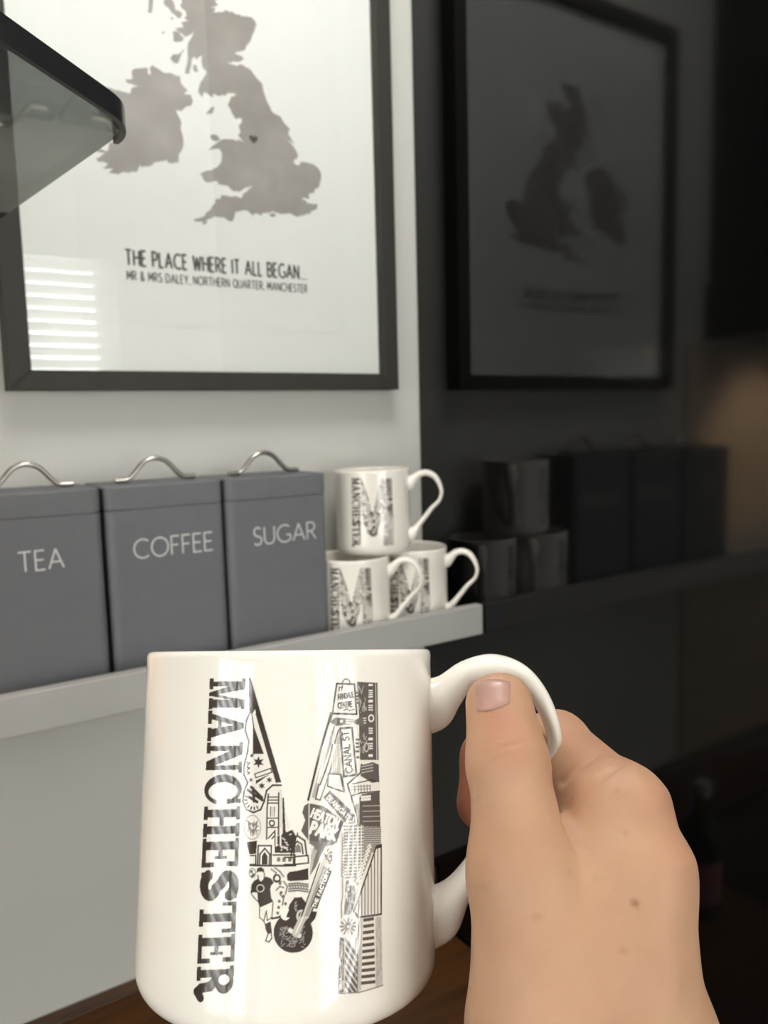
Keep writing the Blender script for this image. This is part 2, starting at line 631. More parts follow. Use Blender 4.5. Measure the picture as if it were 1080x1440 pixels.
OUT = canopy_outline()
OUTL = OUT-np.array([-.87, -.01])
CEN = OUTL.mean(axis=0)


def inset(pts, d):
    n = len(pts)
    res = []
    for i in range(n):
        t = pts[(i+1) % n]-pts[i-1]
        t /= np.linalg.norm(t)
        nn = np.array([-t[1], t[0]])
        if np.dot(nn, CEN-pts[i]) < 0:
            nn = -nn
        res.append(pts[i]+nn*d)
    return np.array(res)


def slab(pts, z0, z1):
    n = len(pts)
    vs = [(p[0], p[1], z0) for p in pts]+[(p[0], p[1], z1) for p in pts]
    fs = [tuple(range(n)), tuple(range(2*n-1, n-1, -1))]+[(i, i+n, (i+1) % n+n, (i+1) % n) for i in range(n)]
    me = pydata(vs, fs)
    bm = bmesh.new()
    bm.from_mesh(me)
    bmesh.ops.recalc_face_normals(bm, faces=bm.faces)
    bm.to_mesh(me)
    bm.free()
    return me


link('glass_canopy', slab(inset(OUTL, .0022), 0, .006), M_SMOKE, hood)
# black trim around the front edge (open at the wall side)
I2 = inset(OUTL, .002)
n = len(OUTL)
vs, fs = [], []
for i in range(1, n-1):
    for p, z in ((OUTL[i], -.0012), (OUTL[i], .0068), (I2[i], .0068), (I2[i], -.0012)):
        vs.append((p[0], p[1], z))
for i in range(n-3):
    for k in range(4):
        l = (k+1) % 4
        fs.append((i*4+k, i*4+l, (i+1)*4+l, (i+1)*4+k))
fs += [(0, 1, 2, 3), tuple((n-3)*4+k for k in (3, 2, 1, 0))]
link('edge_trim', smooth_by_angle(pydata(vs, fs), 35), M_EDGE, hood)
box('motor_box', -.30, .30, -.36, .009, .0075, .09, M_BLACKM, hood, .004)
box('grease_filter', -.12, .12, -.33, -.05, -.006, -.001, M_STEEL, hood, .001)
box('chimney', -.29, .29, -.28, .009, .0905, ZC-HZ-.002, M_BLACKM, hood, .002)
for sx in (-.16, .16):
    lm = link('lamp_lens', lathe([(0, -.006), (.026, -.006), (.03, -.001), (0, -.001)], 32), None, hood, loc=(sx, -.22, 0))
    mm = mat('hood_lens', (1, .8, .55, 1), rough=.4)
    mm.node_tree.nodes['Principled BSDF'].inputs['Emission Color'].default_value = (1, .72, .42, 1)
    mm.node_tree.nodes['Principled BSDF'].inputs['Emission Strength'].default_value = 8
    lm.data.materials.append(mm)
    sp = bpy.data.lights.new('hood_spot', 'SPOT')
    sp.energy, sp.color, sp.spot_size, sp.spot_blend, sp.shadow_soft_size = 9.0, (1, .78, .56), math.radians(74), .7, .025
    so = bpy.data.objects.new('hood_spot', sp)
    COL.objects.link(so)
    so.parent = hood
    so.location = (sx, -.22, -.012)
    so.rotation_euler = (math.radians(52), 0, 0)

# ------------------------------------------------------------------ picture ledge
ZS = CAM_H-.240       # top of the ledge's base board
ledge = empty('picture_ledge', (-.45, 0, ZS))
tag(ledge, 'pale grey picture ledge with a raised front lip holding canisters', 'shelf')
box('base_board', -.45, .4485, -.105, -.0005, -.0073, 0, M_LEDGE, ledge, .0008)
box('front_lip', -.45, .4485, -.1176, -.1052, -.0073, .027, M_LEDGE, ledge, .0012)
box('back_strip', -.45, .4485, -.0085, -.0005, .0002, .04, M_LEDGE, ledge, .0008)

# ------------------------------------------------------------------ canisters
CW, CY0, CY1 = .1098, -.0855, -.0100
ZT = CAM_H-.0531
ZSEAM = CAM_H-.0745


def canister(name, xr, txt, tx0, tx1, tz0, tz1, hx0, hx1, label):
    xc = xr-CW/2
    yc = (CY0+CY1)/2
    root = empty(name, (xc, yc, ZS+.0003))
    tag(root, label, 'canister', 'grey lidded storage canisters on the ledge')
    hw, hd = CW/2, (CY1-CY0)/2

    def rb(x0, x1, y0, y1, z0, z1, r, r2):
        bm = bmesh.new()
        bmesh.ops.create_cube(bm, size=1)
        for v in bm.verts:
            v.co = Vector(((x0+x1)/2+v.co.x*(x1-x0), (y0+y1)/2+v.co.y*(y1-y0), (z0+z1)/2+v.co.z*(z1-z0)))
        bmesh.ops.bevel(bm, geom=[e for e in bm.edges if abs(e.verts[0].co.z-e.verts[1].co.z) > 1e-6], offset=r, segments=6, profile=.5, affect='EDGES')
        bmesh.ops.bevel(bm, geom=[e for e in bm.edges if abs(e.verts[0].co.z-z1) < 1e-6 and abs(e.verts[1].co.z-z1) < 1e-6], offset=r2, segments=3, profile=.5, affect='EDGES')
        me = bpy.data.meshes.new('m')
        bm.to_mesh(me)
        bm.free()
        return smooth_by_angle(me, 35, True)
    zs, zt = ZSEAM-ZS-.0003, ZT-ZS-.0003
    body = link('body', rb(-hw, hw, -hd, hd, 0, zs-.0005, .007, .0006), M_CAN, root)
    link('inner_neck', rb(-hw+.0012, hw-.0012, -hd+.0012, hd-.0012, zs-.0004, zs+.006, .006, .0003), M_CAN, root)
    link('lid', rb(-hw-.0002, hw+.0002, -hd-.0002, hd+.0002, zs+.0008, zt, .007, .0018), M_CAN, root)
    # bowed steel handle lying along the lid
    a, b = hx0-xc, hx1-xc
    w = b-a
    path = catmull([(a, 0, zt+.0027), (a+.10*w, 0, zt+.0027), (a+.17*w, 0, zt+.0036), (a+.25*w, 0, zt+.0095), (a+.36*w, 0, zt+.0185), (a+.5*w, 0, zt+.0220),
                    (a+.64*w, 0, zt+.0185), (a+.75*w, 0, zt+.0095), (a+.83*w, 0, zt+.0036), (a+.90*w, 0, zt+.0027), (b, 0, zt+.0027)], 6)
    link('handle', sweep(path, .0023, .0032, (0, 1, 0), 12), M_STEEL, root)
    ls, tw = layout(txt, .2)
    s = (tz1-tz0)
    sx = (tx1-tx0)/tw
    lines = [[(p[0]*sx, p[1]*s) for p in l] for l in ls]
    link('lettering', strokes_me(lines, .00135, lambda q: (tx0-xc+q[0], -hd-.0003, tz0-ZS-.0003+q[1])), M_LETTER, body)
    return root


canister('storage_canister', -.4093, 'TEA', -.4790, -.4435, CAM_H-.1190, CAM_H-.1025, -.5000, -.4230, 'grey metal canister lettered TEA, leftmost on the ledge')
canister('storage_canister', -.2958, 'COFFEE', -.3830, -.3090, CAM_H-.1190, CAM_H-.1020, -.3860, -.3085, 'grey metal canister lettered COFFEE between tea and sugar')
canister('storage_canister', -.1830, 'SUGAR', -.2662, -.1975, CAM_H-.1196, CAM_H-.1025, -.2735, -.1955, 'grey metal canister lettered SUGAR beside the stacked mugs')

# ------------------------------------------------------------------ framed map
FX0, FX1, FZ0, FZ1 = -.4655, -.0456, CAM_H+.0339, CAM_H+.5500
RW, FD = .0195, .0242
pic = empty('framed_map', ((FX0+FX1)/2, 0, FZ0))
tag(pic, 'grey framed map print hanging on the wall above the canisters', 'picture')
hw, hh = (FX1-FX0)/2, FZ1-FZ0


def rail(p, q, pin, qin):
    """mitred moulding: outer corners p,q and inner corners pin,qin in (x, z)"""
    vs = []
    for (x, z) in (p, q, qin, pin):
        vs += [(x, -.0005, z), (x, -FD, z)]
    fs = [(0, 2, 4, 6), (7, 5, 3, 1), (0, 1, 3, 2), (2, 3, 5, 4), (4, 5, 7, 6), (6, 7, 1, 0)]
    me = pydata(vs, fs)
    bm = bmesh.new()
    bm.from_mesh(me)
    bmesh.ops.recalc_face_normals(bm, faces=bm.faces)
    bmesh.ops.bevel(bm, geom=[e for e in bm.edges if all(abs(v.co.y+FD) < 1e-6 for v in e.verts)], offset=.0006, segments=1, affect='EDGES')
    bm.to_mesh(me)
    bm.free()
    return me


oc = [(-hw, 0), (hw, 0), (hw, hh), (-hw, hh)]
ic = [(-hw+RW, RW*.92), (hw-RW, RW*.92), (hw-RW, hh-RW), (-hw+RW, hh-RW)]
for i in range(4):
    link('frame_rail', rail(oc[i], oc[(i+1) % 4], ic[i], ic[(i+1) % 4]), M_FRAME, pic)
box('backing_board', -hw+RW+.0003, hw-RW-.0003, -.0125, -.002, RW*.92+.0003, hh-RW-.0003, M_PAPER, pic)
PX, PZ = (FX0+FX1)/2, FZ0
sheet = box('print_sheet', -.3962-PX, -.1083-PX, -.0128, -.01252, CAM_H+.0965-PZ, CAM_H+.5165-PZ, M_SHEET, pic)
box('glass_pane', -hw+RW+.0003, hw-RW-.0003, -.0170, -.0155, RW*.92+.0003, hh-RW-.0003, M_GLASS, pic)
YP = -.01288


def lonlat(q):
    lo, la = q
    u, v = math.radians(lo), math.log(math.tan(math.pi/4+math.radians(la)/2))
    return (1.1367*u-.001*v-.1679-PX, .0053*u+.9158*v-.7259+CAM_H-PZ)


GB = [(-5.7,50.07),(-5.55,50.05),(-5.3,50.08),(-5.2,49.96),(-5.05,50.03),(-5.05,50.15),(-4.75,50.25),(-4.65,50.33),(-4.2,50.32),(-4.1,50.35),(-3.85,50.22),(-3.64,50.22),(-3.55,50.35),(-3.5,50.45),(-3.45,50.6),(-3.1,50.69),(-2.9,50.73),(-2.6,50.63),(-2.45,50.52),(-2.42,50.63),(-2.1,50.62),(-1.95,50.6),(-1.95,50.7),(-1.7,50.73),(-1.5,50.75),(-1.3,50.83),(-1.1,50.78),(-.8,50.74),(-.75,50.77),(-.2,50.82),(.25,50.74),(.35,50.8),(.65,50.87),(.97,50.91),(1.0,51.0),(1.25,51.1),(1.4,51.17),(1.43,51.33),(1.4,51.39),(1.0,51.36),(.75,51.38),(.72,51.45),(.45,51.48),(.55,51.52),(.95,51.55),(.9,51.72),(1.25,51.8),(1.3,51.95),(1.6,52.1),(1.72,52.4),(1.74,52.6),(1.6,52.8),(1.3,52.93),(.9,52.97),(.5,52.96),(.4,52.82),(.25,52.8),(.05,52.88),(.1,53.0),(.33,53.12),(.33,53.25),(.15,53.45),(0.0,53.55),(-.25,53.72),(-.05,53.64),(.13,53.58),(.05,53.68),(-.2,54.0),(-.08,54.12),(-.25,54.22),(-.4,54.3),(-.6,54.5),(-1.1,54.63),(-1.17,54.7),(-1.35,54.92),(-1.45,55.1),(-1.55,55.3),(-1.6,55.55),(-1.75,55.63),(-2.0,55.77),(-2.15,55.9),(-2.5,56.0),(-2.8,56.06),(-3.0,55.97),(-3.3,55.98),(-3.6,56.04),(-3.35,56.02),(-3.0,56.1),(-2.65,56.23),(-2.6,56.28),(-2.85,56.35),(-3.1,56.38),(-2.9,56.46),(-2.5,56.57),(-2.4,56.75),(-2.2,56.9),(-2.05,57.15),(-1.8,57.48),(-1.85,57.6),(-2.0,57.68),(-2.5,57.67),(-3.0,57.68),(-3.4,57.72),(-3.8,57.6),(-4.15,57.53),(-4.05,57.6),(-4.0,57.69),(-4.3,57.68),(-3.85,57.8),(-4.0,57.87),(-4.0,57.95),(-3.6,58.1),(-3.1,58.37),(-3.05,58.62),(-3.4,58.6),(-4.0,58.57),(-4.6,58.57),(-5.0,58.62),(-5.1,58.4),(-5.3,58.22),(-5.35,58.08),(-5.2,57.9),(-5.6,57.85),(-5.8,57.82),(-5.75,57.6),(-5.85,57.45),(-5.6,57.35),(-5.55,57.2),(-5.7,57.1),(-5.45,57.02),(-5.85,56.98),(-5.75,56.8),(-6.2,56.73),(-6.0,56.62),(-5.7,56.52),(-5.35,56.65),(-5.2,56.78),(-5.4,56.5),(-5.55,56.35),(-5.6,56.15),(-5.6,56.0),(-5.6,55.85),(-5.68,55.6),(-5.78,55.32),(-5.55,55.35),(-5.45,55.6),(-5.4,55.85),(-5.25,55.95),(-5.15,55.87),(-5.0,55.98),(-4.85,56.05),(-4.9,55.85),(-4.85,55.65),(-4.65,55.5),(-4.8,55.35),(-5.0,55.15),(-5.1,54.95),(-5.15,54.8),(-4.95,54.65),(-4.85,54.83),(-4.6,54.78),(-4.4,54.7),(-4.35,54.85),(-4.05,54.8),(-3.7,54.87),(-3.55,54.98),(-3.1,54.98),(-3.4,54.87),(-3.6,54.55),(-3.4,54.3),(-3.2,54.1),(-3.0,54.18),(-2.85,54.15),(-2.9,54.0),(-3.05,53.9),(-3.0,53.75),(-2.95,53.68),(-3.1,53.55),(-2.95,53.4),(-2.75,53.32),(-3.15,53.4),(-3.2,53.3),(-3.1,53.24),(-3.35,53.35),(-3.8,53.33),(-4.1,53.24),(-4.35,53.1),(-4.75,52.8),(-4.5,52.88),(-4.15,52.92),(-4.05,52.75),(-4.1,52.45),(-4.4,52.2),(-4.8,52.07),(-5.1,51.97),(-5.3,51.87),(-5.15,51.83),(-5.15,51.72),(-4.95,51.6),(-4.65,51.65),(-4.35,51.7),(-4.3,51.58),(-4.0,51.58),(-3.85,51.6),(-3.6,51.45),(-3.2,51.4),(-2.95,51.53),(-2.65,51.65),(-2.4,51.75),(-2.65,51.58),(-2.75,51.48),(-3.0,51.32),(-3.05,51.2),(-3.5,51.22),(-4.0,51.21),(-4.2,51.18),(-4.25,51.05),(-4.5,51.02),(-4.55,50.85),(-4.8,50.6),(-5.05,50.45),(-5.15,50.3),(-5.45,50.2),(-5.7,50.15)]
IRL = [(-7.4,55.37),(-6.95,55.22),(-6.5,55.24),(-6.05,55.2),(-6.0,54.95),(-5.7,54.78),(-5.9,54.62),(-5.55,54.65),(-5.45,54.45),(-5.55,54.28),(-5.85,54.2),(-6.1,54.02),(-6.35,54.0),(-6.25,53.85),(-6.1,53.6),(-6.15,53.35),(-6.05,53.1),(-6.05,52.85),(-6.2,52.6),(-6.35,52.4),(-6.35,52.18),(-6.9,52.13),(-6.95,52.22),(-7.1,52.15),(-7.55,52.08),(-7.9,51.87),(-8.25,51.8),(-8.3,51.92),(-8.35,51.78),(-8.5,51.6),(-9.0,51.55),(-9.5,51.45),(-9.8,51.45),(-9.6,51.6),(-10.1,51.6),(-9.7,51.8),(-10.3,51.8),(-10.35,51.9),(-9.9,52.1),(-10.45,52.1),(-10.2,52.25),(-9.8,52.2),(-9.7,52.5),(-9.3,52.6),(-9.9,52.57),(-9.5,52.8),(-9.4,52.95),(-8.95,53.15),(-9.2,53.25),(-9.8,53.25),(-10.1,53.4),(-10.1,53.55),(-9.8,53.6),(-9.9,53.8),(-9.6,53.9),(-10.1,53.95),(-10.1,54.2),(-9.8,54.33),(-9.3,54.3),(-8.8,54.3),(-8.55,54.3),(-8.5,54.45),(-8.15,54.6),(-8.7,54.62),(-8.75,54.72),(-8.4,54.8),(-8.45,55.0),(-8.2,55.15),(-7.9,55.2),(-7.65,55.25),(-7.65,55.05),(-7.5,55.05),(-7.55,55.25)]
ISL = [[(-4.1,53.3),(-4.3,53.42),(-4.55,53.4),(-4.65,53.3),(-4.4,53.17),(-4.2,53.2)],
       [(-1.55,50.67),(-1.3,50.76),(-1.1,50.7),(-1.3,50.58)],
       [(-4.75,54.06),(-4.45,54.14),(-4.32,54.4),(-4.5,54.36),(-4.72,54.2)],
       [(-5.35,55.65),(-5.2,55.7),(-5.1,55.5),(-5.2,55.44),(-5.35,55.5)],
       [(-6.5,55.7),(-6.3,55.88),(-6.1,55.9),(-5.7,56.13),(-6.0,55.8),(-6.1,55.62),(-6.3,55.58)],
       [(-6.3,56.3),(-6.3,56.6),(-6.0,56.62),(-5.75,56.47),(-5.85,56.35)],
       [(-6.7,57.4),(-6.6,57.55),(-6.3,57.65),(-6.15,57.5),(-6.1,57.3),(-5.75,57.23),(-5.95,57.05),(-6.3,57.17)],
       [(-7.5,57.0),(-7.4,57.4),(-7.2,57.6),(-7.1,57.8),(-7.0,58.1),(-6.3,58.5),(-6.2,58.3),(-6.5,58.0),(-6.8,57.8),(-7.2,57.4),(-7.3,57.0)],
       [(-6.4,57.0),(-6.25,57.05),(-6.25,56.95)], [(-6.9,56.45),(-6.7,56.55),(-6.75,56.45)],
       [(-3.3,58.95),(-3.3,59.1),(-2.9,59.0),(-2.8,58.9)]]


def roughen(pts, seed, amp=.035):
    """small coastal wiggle between the surveyed points"""
    rng = np.random.RandomState(seed)
    out = []
    for i in range(len(pts)):
        a, b = np.array(pts[i]), np.array(pts[(i+1) % len(pts)])
        L = np.linalg.norm(b-a)
        k = max(1, int(L/.12))
        nrm = np.array([-(b-a)[1], (b-a)[0]])/max(L, 1e-9)
        for j in range(k):
            p = a+(b-a)*j/k
            if j:
                p = p+nrm*rng.uniform(-amp, amp)
            out.append(tuple(p))
    return out


flat = lambda dy: (lambda q: (q[0], YP-dy, q[1]))
polys = [[lonlat(q) for q in roughen(p, i)] for i, p in enumerate([GB, IRL]+ISL)]
link('map_print', poly_me(polys, flat(0)), M_MAP, sheet)
hx, hz = lonlat((-2.25, 53.50))
heart = [(hx+.0050*(16*math.sin(t)**3)/16, hz+.0048*(13*math.cos(t)-5*math.cos(2*t)-2*math.cos(3*t)-math.cos(4*t))/16) for t in np.linspace(0, 2*math.pi, 33)[:-1]]
link('heart_mark', poly_me([heart], flat(.00015)), M_HEART, sheet)


def print_line(txt, x0, x1, z0, z1, w, name):
    ls, tw = layout(txt, .185, .66)
    s, sx = z1-z0, (x1-x0)/tw
    link(name, strokes_me([[(p[0]*sx, p[1]*s) for p in l] for l in ls], w, lambda q: (x0-PX+q[0], YP-.0001, z0-PZ+q[1])), M_TEXT, sheet)


print_line('THE PLACE WHERE IT ALL BEGAN....', -.3526, -.1576, CAM_H+.1528, CAM_H+.1668, .0021, 'headline')
print_line('MR & MRS DALEY, NORTHERN QUARTER, MANCHESTER', -.3524, -.1572, CAM_H+.1388, CAM_H+.1470, .00115, 'caption')

# ------------------------------------------------------------------ mugs
MR, MH, WALLT = .0415, .0925, .0028
PHI_H = math.radians(79.5)           # the handle sits this far round from the middle of the print


def rim_pose():
    """the held mug: rim seen edge-on, leaning slightly"""
    pr = c2w(P(410.0, 914.5, .2412))
    v = unit(pr-C)
    up = unit(U-np.dot(U, v)*v)
    rt = unit(np.cross(v, up))
    a = math.radians(.55)
    up = up*math.cos(a)+rt*math.sin(a)
    rt = unit(np.cross(v, up))
    t = math.radians(1.9)
    m_ = -v*math.cos(t)+rt*math.sin(t)
    x = unit(np.cross(-m_, up))
    base = pr-up*MH
    return Matrix(((x[0], -m_[0], up[0], base[0]), (x[1], -m_[1], up[1], base[1]), (x[2], -m_[2], up[2], base[2]), (0, 0, 0, 1)))


HELD = rim_pose()
HINV = np.array(HELD.inverted())


def px2uv(px, py):
    """photo pixel -> (arc length mm from print middle, height mm) on the held mug's outside"""
    d = F+R*((px-540)/FPX)+U*((720-py)/FPX)
    o = HINV[:3, :3]@C+HINV[:3, 3]
    d = HINV[:3, :3]@d
    a = d[0]**2+d[1]**2
    b = 2*(o[0]*d[0]+o[1]*d[1])
    c = o[0]**2+o[1]**2-MR**2
    t = (-b-math.sqrt(max(b*b-4*a*c, 0)))/(2*a)
    p = o+d*t
    return np.array([math.atan2(p[0], -p[1])*MR*1000, p[2]*1000])


def mug_body_me():
    r, h, w = MR, MH, WALLT
    rb = .0085
    prof = [(0, .0022), (r-.016, .0022), (r-.0145, .0), (r-.0125, .0)]
    prof += [(r-rb+rb*math.sin(a)*1.0, .0006+rb-rb*math.cos(a)) for a in np.linspace(.25, math.pi/2, 12)]
    prof += [(r, z) for z in np.linspace(.014, h-.004, 14)]
    prof += [(r+.0001, h-.0016)]
    prof += [(r-w/2+w/2*math.cos(a), h-.0013+.0013*math.sin(a)) for a in np.linspace(.2, math.pi-.1, 9)]
    prof += [(r-w, z) for z in np.linspace(h-.004, .016, 10)]
    prof += [(r-w-rb+rb*math.cos(a), .0055+rb-rb*math.sin(a)) for a in np.linspace(.15, math.pi/2, 8)]
    prof += [(0, .0055)]
    return lathe(prof, 224)


def mug_handle_me():
    """ear-shaped handle in the plane of the axis and the handle direction"""
    pts = [(.0394, .0770), (.0425, .0774), (.0465, .0802), (.0525, .0855), (.0602, .0874), (.0680, .0846), (.0736, .0778), (.0768, .0690), (.0768, .0630),
           (.0740, .0560), (.0665, .0485), (.0600, .0405), (.0540, .0330), (.0480, .0252), (.0430, .0200), (.0394, .0190)]
    th = [.0100, .0082, .0054, .0038, .0035, .0032, .0027, .0022, .0021, .0022, .0025, .0028, .0030, .0042, .0076, .0102]
    wd = [.0078, .0068, .0058, .0053, .0052, .0051, .0049, .0047, .0047, .0047, .0048, .0050, .0053, .0058, .0070, .0082]
    full = catmull([(p[0], p[1], t*1.0, w) for p, t, w in zip(pts, th, wd)], 6)
    d = np.array([math.sin(PHI_H), -math.cos(PHI_H), 0])
    path = [d*q[0]+np.array([0, 0, q[1]]) for q in full]
    side = np.cross(d, np.array([0, 0, 1.0]))
    return sweep(path, full[:, 2], full[:, 3], side, 20)


# ---- the mug print, drawn on a fine grid that wraps round the china
RES = .16
UW, VW = (-27.0, 27.0), (2.0, 92.0)
NU, NV = int((UW[1]-UW[0])/RES), int((VW[1]-VW[0])/RES)
INK = np.zeros((NV, NU), np.float32)
GU = UW[0]+(np.arange(NU)+.5)*RES
GV = VW[0]+(np.arange(NV)+.5)*RES


def _win(a, b, pad):
    i0 = max(0, int((a[0]-pad-UW[0])/RES)); i1 = min(NU, int((b[0]+pad-UW[0])/RES)+2)
    j0 = max(0, int((a[1]-pad-VW[0])/RES)); j1 = min(NV, int((b[1]+pad-VW[0])/RES)+2)
    return i0, i1, j0, j1


def _uv(pts):
    return np.array([px2uv(*p) for p in pts])


def ink_poly(pts, val=1.0, conv=True):
    q = _uv(pts) if conv else np.asarray(pts, float)
    i0, i1, j0, j1 = _win(q.min(0), q.max(0), RES)
    if i1 <= i0 or j1 <= j0:
        return
    cov = np.zeros((j1-j0, i1-i0), np.float32)
    for ox in (-.25, .25):
        for oy in (-.25, .25):
            X, Y = np.meshgrid(GU[i0:i1]+ox*RES, GV[j0:j1]+oy*RES)
            ins = np.zeros(X.shape, bool)
            for k in range(len(q)):
                (x1, y1), (x2, y2) = q[k-1], q[k]
                if y1 == y2:
                    continue
                ins ^= ((y1 > Y) != (y2 > Y)) & (X < (x2-x1)*(Y-y1)/(y2-y1)+x1)
            cov += ins*.25
    INK[j0:j1, i0:i1] = INK[j0:j1, i0:i1]*(1-cov)+val*cov


def ink_line(pts, w, val=1.0):
    """polyline; w in photo pixels (about 0.2 mm each)"""
    q = _uv(pts)
    wm = w*.232
    for k in range(len(q)-1):
        a, b = q[k], q[k+1]
        i0, i1, j0, j1 = _win(np.minimum(a, b), np.maximum(a, b), wm+RES)
        if i1 <= i0 or j1 <= j0:
            continue
        X, Y = np.meshgrid(GU[i0:i1], GV[j0:j1])
        d = b-a
        L2 = max(d@d, 1e-12)
        t = np.clip(((X-a[0])*d[0]+(Y-a[1])*d[1])/L2, 0, 1)
        D = np.hypot(X-a[0]-t*d[0], Y-a[1]-t*d[1])
        cov = np.clip((wm/2-D)/RES+.5, 0, 1)
        INK[j0:j1, i0:i1] = INK[j0:j1, i0:i1]*(1-cov)+val*cov


def ell(cx, cy, rx, ry, n=20, a0=0, a1=360):
    return [(cx+rx*math.cos(math.radians(a0+(a1-a0)*i/n)), cy+ry*math.sin(math.radians(a0+(a1-a0)*i/n))) for i in range(n+(0 if a1-a0 == 360 else 1))]


def ring(cx, cy, rx, ry, w, val=1.0):
    e = ell(cx, cy, rx, ry)
    ink_line(e+[e[0]], w, val)


def star(cx, cy, r, n=5, val=1.0, rot=-90, inner=.45):
    ink_poly([(cx+(r if i % 2 == 0 else r*inner)*math.cos(math.radians(rot+180/n*i)), cy+(r if i % 2 == 0 else r*inner)*math.sin(math.radians(rot+180/n*i))) for i in range(2*n)], val)


def ink_text(txt, p0, p1, h, w, val=1.0, gap=.2, cond=.8):
    ls, tw = layout(txt, gap, cond)
    p0, p1 = np.array(p0, float), np.array(p1, float)
    d = (p1-p0)/tw
    n = unit(p1-p0)
    up = np.array([n[1], -n[0]])*h
    for l in ls:
        ink_line([tuple(p0+d*q[0]+up*q[1]) for q in l], w, val)


S1 = lambda *a: [(260+x/6, 940+y/6) for x, y in a]
S2 = lambda *a: [(260+x/5.76, 1170+y/5.76) for x, y in a]
S3 = lambda *a: [(400+x/6, 940+y/6) for x, y in a]
S4 = lambda *a: [(400+x/5.76, 1170+y/5.76) for x, y in a]
RNG = np.random.RandomState(4)


def scribble(cx, cy, rx, ry, n, w, val=1.0):
    for _ in range(n):
        a = RNG.uniform(-1, 1, 4)
        ink_line([(cx+a[0]*rx, cy+a[1]*ry), (cx+(a[0]*.8+a[2]*.3)*rx, cy+(a[1]*.8+a[3]*.3)*ry)], w, val)


# MANCHESTER running down the left edge
def st(s, t):
    """s down the word 0..10, t from the letters' feet (left) to their tops (right)"""
    k = s/10
    l = np.array([295.5, 953.0])*(1-k)+np.array([275.5, 1403.5])*k
    r = np.array([345.5, 953.0])*(1-k)+np.array([327.5, 1401.0])*k
    return tuple(l*(1-t)+r*t)


def rect(a, b, c, d):
    return [(a, b), (c, b), (c, d), (a, d)]


FEET2 = [rect(.0, 0, .44, .11), rect(.56, 0, 1, .11)]
LET = {
    'M': [rect(.0, 0, .36, .11), rect(.64, 0, 1, .11), rect(.0, .90, .30, 1), rect(.72, .90, 1, 1), rect(.10, 0, .26, 1), rect(.68, 0, .95, 1), [(.10, 1), (.36, 1), (.58, 0), (.46, 0)], [(.46, 0), (.56, 0), (.78, 1), (.70, 1)]],
    'A': FEET2+[[(.06, 0), (.26, 0), (.56, 1), (.42, 1)], [(.42, 1), (.60, 1), (.92, 0), (.62, 0)], rect(.26, .28, .72, .38)],
    'N': [rect(.0, 0, .36, .11), rect(.0, .90, .34, 1), rect(.62, .90, 1, 1), rect(.11, 0, .28, 1), rect(.74, 0, .90, 1), [(.10, 1), (.40, 1), (.88, 0), (.62, 0)]],
    'H': FEET2+[rect(.0, .89, .44, 1), rect(.56, .89, 1, 1), rect(.10, 0, .36, 1), rect(.64, 0, .90, 1), rect(.36, .44, .64, .56)],
    'E': [rect(0, 0, .94, .11), rect(0, .89, .92, 1), rect(.10, 0, .38, 1), rect(.78, 0, .94, .34), rect(.76, .68, .92, 1), rect(.38, .45, .62, .56), rect(.58, .34, .68, .68)],
    'T': [rect(0, .88, 1, 1), rect(0, .62, .13, 1), rect(.87, .62, 1, 1), rect(.36, 0, .64, 1), rect(.22, 0, .78, .11)],
    'R': [rect(0, 0, .46, .11), rect(0, .89, .5, 1), rect(.10, 0, .36, 1)],
}
for i, ch in enumerate('MANCHESTER'):
    s0, s1 = i+.02, i+.985
    T = lambda q: st(s0+(s1-s0)*q[0], q[1])
    for p in LET.get(ch, []):
        ink_poly([T(q) for q in p])
    if ch == 'C':
        ink_poly([T(q) for q in ell(.5, .5, .50, .52, 32)])
        ink_poly([T(q) for q in ell(.56, .5, .30, .40, 28)], 0)
        ink_poly([T(q) for q in rect(.66, .34, 1.02, .62)], 0)
        ink_poly([T(q) for q in rect(.80, .62, .94, 1.0)])
    if ch == 'S':
        ln = arc(.52, .74, .33, .17, 20, 250, 12)+arc(.48, .26, .34, .17, 70, -160, 12)
        ink_line([T(q) for q in ln], 10.5)
        ink_poly([T(q) for q in rect(.82, .68, .94, 1)])
        ink_poly([T(q) for q in rect(.06, 0, .18, .32)])
    if ch == 'R':
        ink_poly([T(q) for q in [(.3, 1)]+ell(.52, .75, .40, .25, 16, 90, -90)+[(.3, .5)]])
        ink_poly([T(q) for q in ell(.46, .745, .17, .15, 18)], 0)
        ink_line([T(q) for q in [(.50, .48), (.66, .38), (.70, .14), (.82, .03), (1.0, .12)]], 9)

# a light tint under the drawing
ink_poly(S1((545, 380), (600, 380), (790, 970), (830, 1090), (905, 1420), (905, 1440), (520, 1440), (490, 1150), (505, 900))+[], .14)
ink_poly(S2((505, 60), (890, 30), (905, 280), (900, 560), (700, 820), (640, 720), (600, 600), (530, 280)), .10)
ink_poly(S3((440, 130), (790, 120), (812, 1470), (440, 1470), (205, 1110)), .13)
ink_poly(S4((470, -30), (785, -30), (795, 1240), (434, 1306)), .15)

